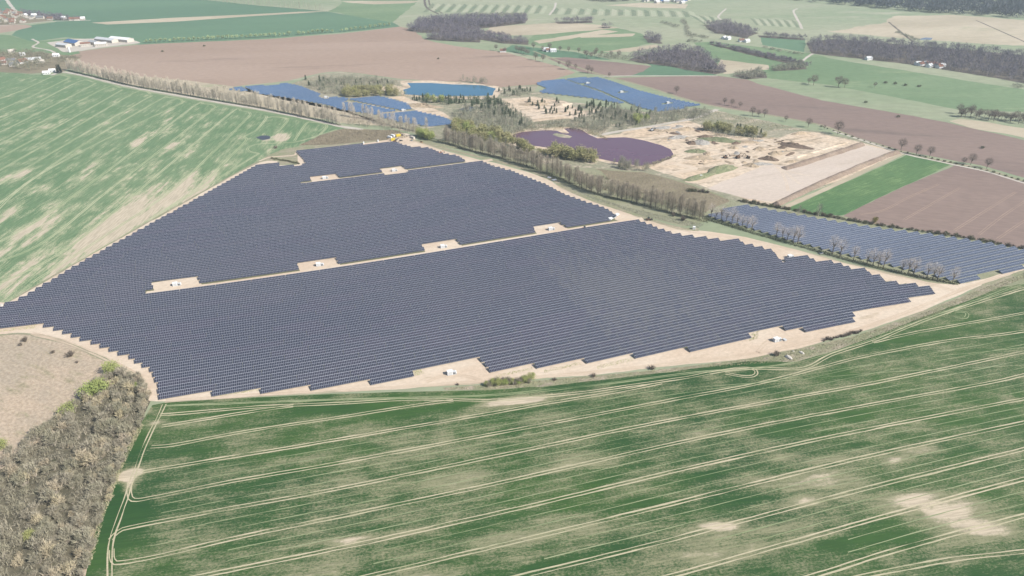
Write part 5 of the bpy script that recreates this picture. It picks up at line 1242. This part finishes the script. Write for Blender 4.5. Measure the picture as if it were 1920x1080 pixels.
for x, y, L, r, lab in ((48, 31, 11, M_white, 'pale house on the lane into the upper village'), (65, 31, 12, M_white, 'white gabled house right of the lane'), (60, 34, 13, M_roofg, 'dark roofed house below the white gabled one'), (76, 35, 18, M_roofg, 'long grey roofed house with white front'), (95, 37, 14, M_roofb, 'brown house beside the dark garden trees'), (120, 36, 10, M_white, 'tiny white house in the middle of the village tail'), (136, 38, 13, M_roofr, 'red roofed farmhouse near the village end'), (145, 38, 14, M_roofb, 'brown roofed farmhouse near the village end'), (156, 37, 10, M_white, 'last white house at the village end')):
    house((x, y), L, 9, 4, rnd.choice((.1, .4, 1.6)), r, M_offw, lab)
house((12, 23), 26, 14, 5, 2.6, M_green, M_white, 'big hall with turquoise roof in the upper village', .35, chim=False, name='hall')
for x, y, L, W, r, w, rot, lab in ((3, 115, 14, 10, M_roofr, M_white, 1.2, 'red house with white gable at the left edge'), (22, 116, 16, 9, M_roofg, M_offw, .2, 'dark roofed house left of the red farmhouse'), (27, 124, 13, 9, M_roofg, M_offw, .2, 'grey house on the field side of the village'), (43, 118, 15, 11, M_roofr, M_white, 1.0, 'red farmhouse with bright white end wall'), (58, 115, 17, 9, M_lgrey, M_offw, .3, 'long pale barn right of the red farmhouse'), (70, 114, 15, 9, M_lgrey, M_offw, .3, 'second pale barn joined to the first'), (76, 118, 14, 7, M_offw, M_offw, .2, 'low beige shed beside the pale barns'), (43, 104, 9, 7, M_white, M_white, .4, 'little white house under the garden trees'), (22, 99, 11, 9, M_offw, M_offw, .7, 'beige turret house behind the village'), (106, 106, 11, 7, M_white, M_white, .2, 'small white house in the hedged garden'), (88, 139, 11, 6, M_white, M_white, .3, 'white shed at the village edge, left of the pair'), (99, 135, 10, 6, M_white, M_white, .3, 'white shed at the village edge, beside the conifer'), (6, 121, 14, 9, M_roofb, M_offw, .3, 'brown house at the left edge of the lower village')):
    house((x, y), L, W, 3.6, rot, r, w, lab)
for x, y, L, W, r, rot, lab in ((120, 88, 30, 14, M_lgrey, 2.75, 'low pale farm hall left of the blue roofed one'), (140, 83, 40, 22, M_roofblue, 2.62, 'farm hall with big blue solar roof'), (161, 86, 18, 12, M_roofr, .4, 'red roofed farm hall next to the blue one'), (178, 83, 26, 14, M_grey, 2.6, 'grey farm shed in the middle of the yard'), (190, 86, 22, 12, M_white, .3, 'white farm shed by the brown field'), (200, 78, 55, 16, M_lgrey, 2.7, 'long pale farm hall with white end'), (228, 77, 55, 18, M_white, 2.75, 'long white farm hall at the right of the yard')):
    house((x, y), L, W, 5.5, rot, r, M_offw, lab, .35, chim=False, name='farm_hall')
p = G((131, 98)); o = empty('silo', (p[0], p[1], 0)); tag(o, 'slender white silo by the farm yard', 'silo')
sv, sf = cyl_vf((0, 0, 5), 'z', 1.8, 10, 14); part_py('tank', sv, sf, M_white, o); cv, cf = limb((0, 0, 10), (0, 0, 11.2), 1.85, .1, 14); part('cap', (cv, cf), M_lgrey, o)
for x, y, lab in ((1023, 95, 'left white cottage in the meadow tree belt'), (1029, 96.5, 'middle white cottage in the meadow tree belt'), (1037, 97, 'right white cottage in the meadow tree belt'), (943, 97.5, 'white cottage by the lane tree left of the belt'), (1628, 112, 'pale barn on the edge of the big wood'), (1390, 78, 'white house in the hamlet, left'), (1400, 79, 'white house in the hamlet, right'), (1357, 73, 'pale house at the left of the hamlet'), (1365, 74, 'second pale house of the hamlet')):
    house((x, y), 12, 8, 3.5, rnd.uniform(0, 1), rnd.choice((M_lgrey, M_roofb)), M_white, lab)
for i in range(10):
    house((1722 + i * 5 + rnd.uniform(-2, 2), 124 - rnd.uniform(0, 5) + i * .5), 12, 8, 3.5, rnd.uniform(0, 1), rnd.choice((M_lgrey, M_roofr)), M_white, 'white house half hidden in the big wood', grp='houses in the big wood')
for i in range(14):
    house((1200 + i * 7 + rnd.uniform(-3, 3), 4 + rnd.uniform(-4, 3)), 16, 10, 4, rnd.uniform(0, 1), rnd.choice((M_lgrey, M_roofg, M_roofblue)), M_offw, 'tiny hazy building of the far village on the horizon', grp='houses of the far village')

# spoil heaps, banks and pit machinery
def heap(px, a, b_, h, rot, mat, lab, name='spoil_heap', cat='heap', rough=.35, seed=0):
    r = np.random.default_rng(seed + int(px[0] * 7 + px[1]))
    n = 22; P = G(px); h *= 1.1; b_ *= 1.2; th = np.linspace(0, 2 * np.pi, n, endpoint=False)
    edge = 1 + .16 * np.sin(2 * th + r.uniform(0, 6)) + .1 * np.sin(3 * th + r.uniform(0, 6)) + r.normal(0, .05, n)
    V, F = [], []
    rs = [1, .84, .66, .46, .25]
    for q, s in enumerate(rs):
        z = h * (1 - s) ** .9 * (1 + r.normal(0, rough * .5, n)) if q else np.full(n, -.4)
        V.append(np.c_[np.cos(th) * a * s * edge, np.sin(th) * b_ * s * edge, z + 0 * th])
    V = np.vstack(V + [[[0, 0, h]]]); k = np.arange(n); j = (k + 1) % n; F = []
    for q in range(len(rs) - 1):
        F += np.c_[k + q * n, j + q * n, j + (q + 1) * n, k + (q + 1) * n].tolist()
    F += np.c_[k + 4 * n, j + 4 * n, np.full(n, 5 * n)].tolist()
    me = bpy.data.meshes.new(name); me.from_pydata([tuple(v) for v in V], [], [tuple(f) for f in F]); me.materials.append(mat); me.update()
    tag(link(name, me, None, (P[0], P[1], .1), rot), lab, cat)
AQ = ang_of((1290, 332), (1390, 308))
heap((1352, 318), 27, 8, 4.5, AQ, M_gheap, 'long flat topped grassy spoil heap in the quarry, right half')
heap((1312, 332), 24, 6, 3.2, AQ, M_gheap, 'ragged grassy spoil heap in the quarry, left half')
heap((1305, 284), 13, 7, 2.6, .2, M_gheap, 'low grassy heap right of the purple pond')
heap((1310, 296), 22, 6, 2.2, .1, M_sandheap, 'flat brown sand heap right of the purple pond')
heap((1313, 268), 16, 7, 4.2, .1, M_grav, 'grey gravel heap with ridges in the middle of the quarry')
heap((1297, 269), 9, 5, 3.4, .2, M_soil_and_shade, 'dark gravel cone beside the grey heap')
heap((1272, 258), 15, 6, 3, .4, M_grav, 'grey sand cone near the pond corner')
heap((1322, 257), 10, 5, 3, .1, M_soil_and_shade, 'dark mound under the green pit edge')
heap((1490, 274), 22, 8, 3.6, -.5, M_soil_and_shade, 'dug face in the bright quarry sand, its shadow coloured dark')  # shadow of the cut painted as a dark mound
heap((1467, 277), 8, 3, 2.5, .2, M_soil_and_shade, 'dark clod heap left of the shaded dug face')
heap((1482, 289), 10, 2.5, 2, .8, M_soil_and_shade, 'dark streak of spoil below the shaded dug face')
heap((1453, 289), 9, 5, 3.5, .1, M_sandheap, 'brown sand cone between the dark heaps')
heap((1442, 299), 12, 5, 3.8, -.1, M_soil_and_shade, 'dark hollowed heap at the end of the pink plot')
heap((1423, 280), 10, 4, 3, .1, M_sandheap, 'sandy hump in the quarry middle')
heap((1408, 311), 10, 5, 3, .1, M_sandheap, 'brown weedy heap right of the long grassy heap')
heap((1427, 308), 14, 4, 2, .1, M_grav, 'row of small rubble heaps at the quarry foot')
heap((1375, 278), 7, 3.5, 2.5, .1, M_sandheap, 'small sand heap above the conveyor')
heap((1380, 269), 7, 3.5, 2.5, .1, M_soil_and_shade, 'small dark heap under the green pit edge')
heap((1405, 267), 14, 4, 2.5, .1, M_sandheap, 'low sandy ridge under the green pit edge')
heap((1255, 245), 10, 4, 2.5, .3, M_sandheap, 'brown heap by the upper quarry track')
heap((1240, 240), 18, 5, 2.2, .25, M_grav, 'grey heap along the upper quarry track')
heap((1285, 243), 14, 5, 3, .2, M_sandheap, 'sandy heap left of the green pit edge')
heap((1484, 303), 8, 3, 2, .5, M_sandheap, 'small brown clod pile on the quarry slope')
heap((1500, 251), 14, 4, 3, .3, M_sandheap, 'crumbling sand edge near the field lane')
heap((1004, 196), 22, 9, 3.5, .2, M_sandheap, 'sand hill with pines in the old pit')
heap((1055, 196), 18, 7, 3, .2, M_pit, 'bright sand hill in the old pit')
heap((790, 199), 30, 8, 4, -.3, M_sandheap, 'reddish sand bank beside the small panel block')
heap((1350, 263), 26, 9, 3.5, -.2, M_gheap, 'grassy terrace below the green pit bushes')
RUB = [m for m in bpy.data.meshes if m.name.startswith('spoil_heap') and m.materials[0].name != 'grassy_spoil']
for i in range(70):
    c = scatter([(1225, 245), (1290, 232), (1330, 245), (1400, 262), (1480, 255), (1520, 262), (1440, 300), (1380, 312), (1300, 312), (1250, 315), (1270, 290)], 1)[0]
    s = rnd.uniform(.6, 2.2)
    P_ = c
    r_ = np.random.default_rng(900 + i); bmv, bmf = tri_cloud(np.zeros((1, 3)), np.ones((1, 3)), 1, 1, r_)
    d = np.hypot(c[0], c[1])
    tag(link('rubble_heap', RUB[i % len(RUB)], None, (c[0], c[1], .1), rnd.uniform(0, 6), (.22 * s, .3 * s, .2 * s)), 'small rubble heap strewn over the quarry sand', 'heap', 'small rubble heaps of the quarry')

def ridge(px, w, h, mat, lab, name='earth_bank'):
    C = smooth_line(GP(px), 4); n = len(C)
    T = np.gradient(C, axis=0); T /= np.hypot(T[:, 0], T[:, 1])[:, None]; Nn = np.c_[-T[:, 1], T[:, 0]]
    hh = h * np.clip(1 + wobble(n, .15, k=5), .5, 1.5); hh[0] = hh[-1] = .1
    prof = [(-.5, 0), (-.2, .85), (0, 1), (.18, .85), (.5, 0)]
    V = np.vstack([np.c_[C + Nn * (a * w * (1 + wobble(n, .06, k=3)))[:, None], hh * b_ - (.15 if b_ == 0 else 0)] for a, b_ in prof])
    i = np.arange(n - 1); F = np.vstack([np.c_[i + k * n, i + (k + 1) * n, i + 1 + (k + 1) * n, i + 1 + k * n] for k in range(4)])
    tag(link(name, mesh_np(name, V, F, mat)), lab, 'bank')
M_bank = ground_mat('bank_soil', (0.22, 0.165, 0.13), (0.27, 0.21, 0.165), (0.24, 0.20, 0.14), 0.05, 0.5, bump=.6)
ridge([(1452, 386), (1480, 372), (1530, 348), (1600, 318), (1650, 297), (1685, 285)], 10, 3.2, M_bank, 'long brown soil bank left of the vivid green strip')
ridge([(1468, 317), (1500, 308), (1550, 292), (1590, 279), (1618, 270)], 12, 3.0, M_bank, 'brown soil bank above the pink plot')
ridge([(1490, 296), (1540, 281), (1590, 267)], 6, 1.0, M_pit, 'low ridge of pale sand on the quarry slope')
strip('dry_margin', [(1466, 391), (1500, 376), (1560, 349), (1640, 312), (1692, 288)], 6, M_pale, 6)
# pit plant
p = G((1383, 297)); o = empty('screening_plant', (p[0], p[1], 0), .5); tag(o, 'dark gravel screening plant with conveyor arms in the quarry', 'machine')
part('hopper', boxes((0, 0, 1.2, 4, 3, 2.6)), M_brown, o); part('frame', boxes((0, 0, 0, 5, 3.2, 1.2)), M_dark, o)
for e in ((-11, 2, 4.5), (9, 4, 4.2), (7, -6, 3.6)): part('conveyor', limb((0, 0, 3.0), e, .55, .45, 4), M_brown, o)
digger((1402, 297), 2.8, M_brown, 'dark excavator right of the screening plant', 1.3)
digger((1360, 296.5), .4, M_brown, 'reddish brown loader shovel left of the screening plant', 1.2)
digger((1222, 245.5), .6, M_grey, 'grey excavator beside the upper quarry track', 1.2)
container((1314, 333), 1.4, M_white, 'slim white post-like cabin on the grassy heap', 1.5, 3)
# dark clumps in the ploughed field
for x, y, lab in ((822, 111, 'dark bush clump in the middle of the pinkish field'), (1623, 193, 'dark dot bush at the meadow edge of the brown field'), (1684, 220, 'small dark bush alone in the brown field'), (1842, 278, 'small dark bush in the right of the brown field'), (305, 97, 'tiny dark bush left in the pinkish field'), (383, 87, 'tiny dark bush near the tree avenue')):
    plant('field_bush', P_green, G((x, y)), lab, 'bush', None, 1.3)
for x, y, lab in ((1660, 156, 'low round bush left in the river meadow'), (1678, 158, 'long low bush in the river meadow'), (1697, 161, 'tiny bush right in the river meadow'), (1723, 163, 'last tiny bush in the river meadow')):
    plant('field_bush', P_green, G((x, y)), lab, 'bush', None, 1.6)
# ------------------------------------------------------------------ haze
hm = bpy.data.materials.new('haze_air'); hm.use_nodes = True
hn = hm.node_tree.nodes; hn.clear()
ho = hn.new('ShaderNodeOutputMaterial'); hv = hn.new('ShaderNodeVolumePrincipled')
hv.inputs['Color'].default_value = (0.80, 0.90, 1.0, 1); hv.inputs['Density'].default_value = 0.000085
hv.inputs['Anisotropy'].default_value = 0.2
hm.node_tree.links.new(hv.outputs[0], ho.inputs['Volume'])
x0, x1, y0, y1, z0_, z1_ = -9050, 9050, -1550, 14050, -3.0, 292.0
hV = [(x0, y0, z0_), (x1, y0, z0_), (x1, y1, z0_), (x0, y1, z0_), (x0, y0, z1_), (x1, y0, z1_), (x1, y1, z1_), (x0, y1, z1_)]
hF = [(3, 2, 1, 0), (4, 5, 6, 7), (0, 1, 5, 4), (1, 2, 6, 5), (2, 3, 7, 6), (3, 0, 4, 7)]
tag(link('haze', mesh_np('haze', hV, hF, hm)), kind='stuff')
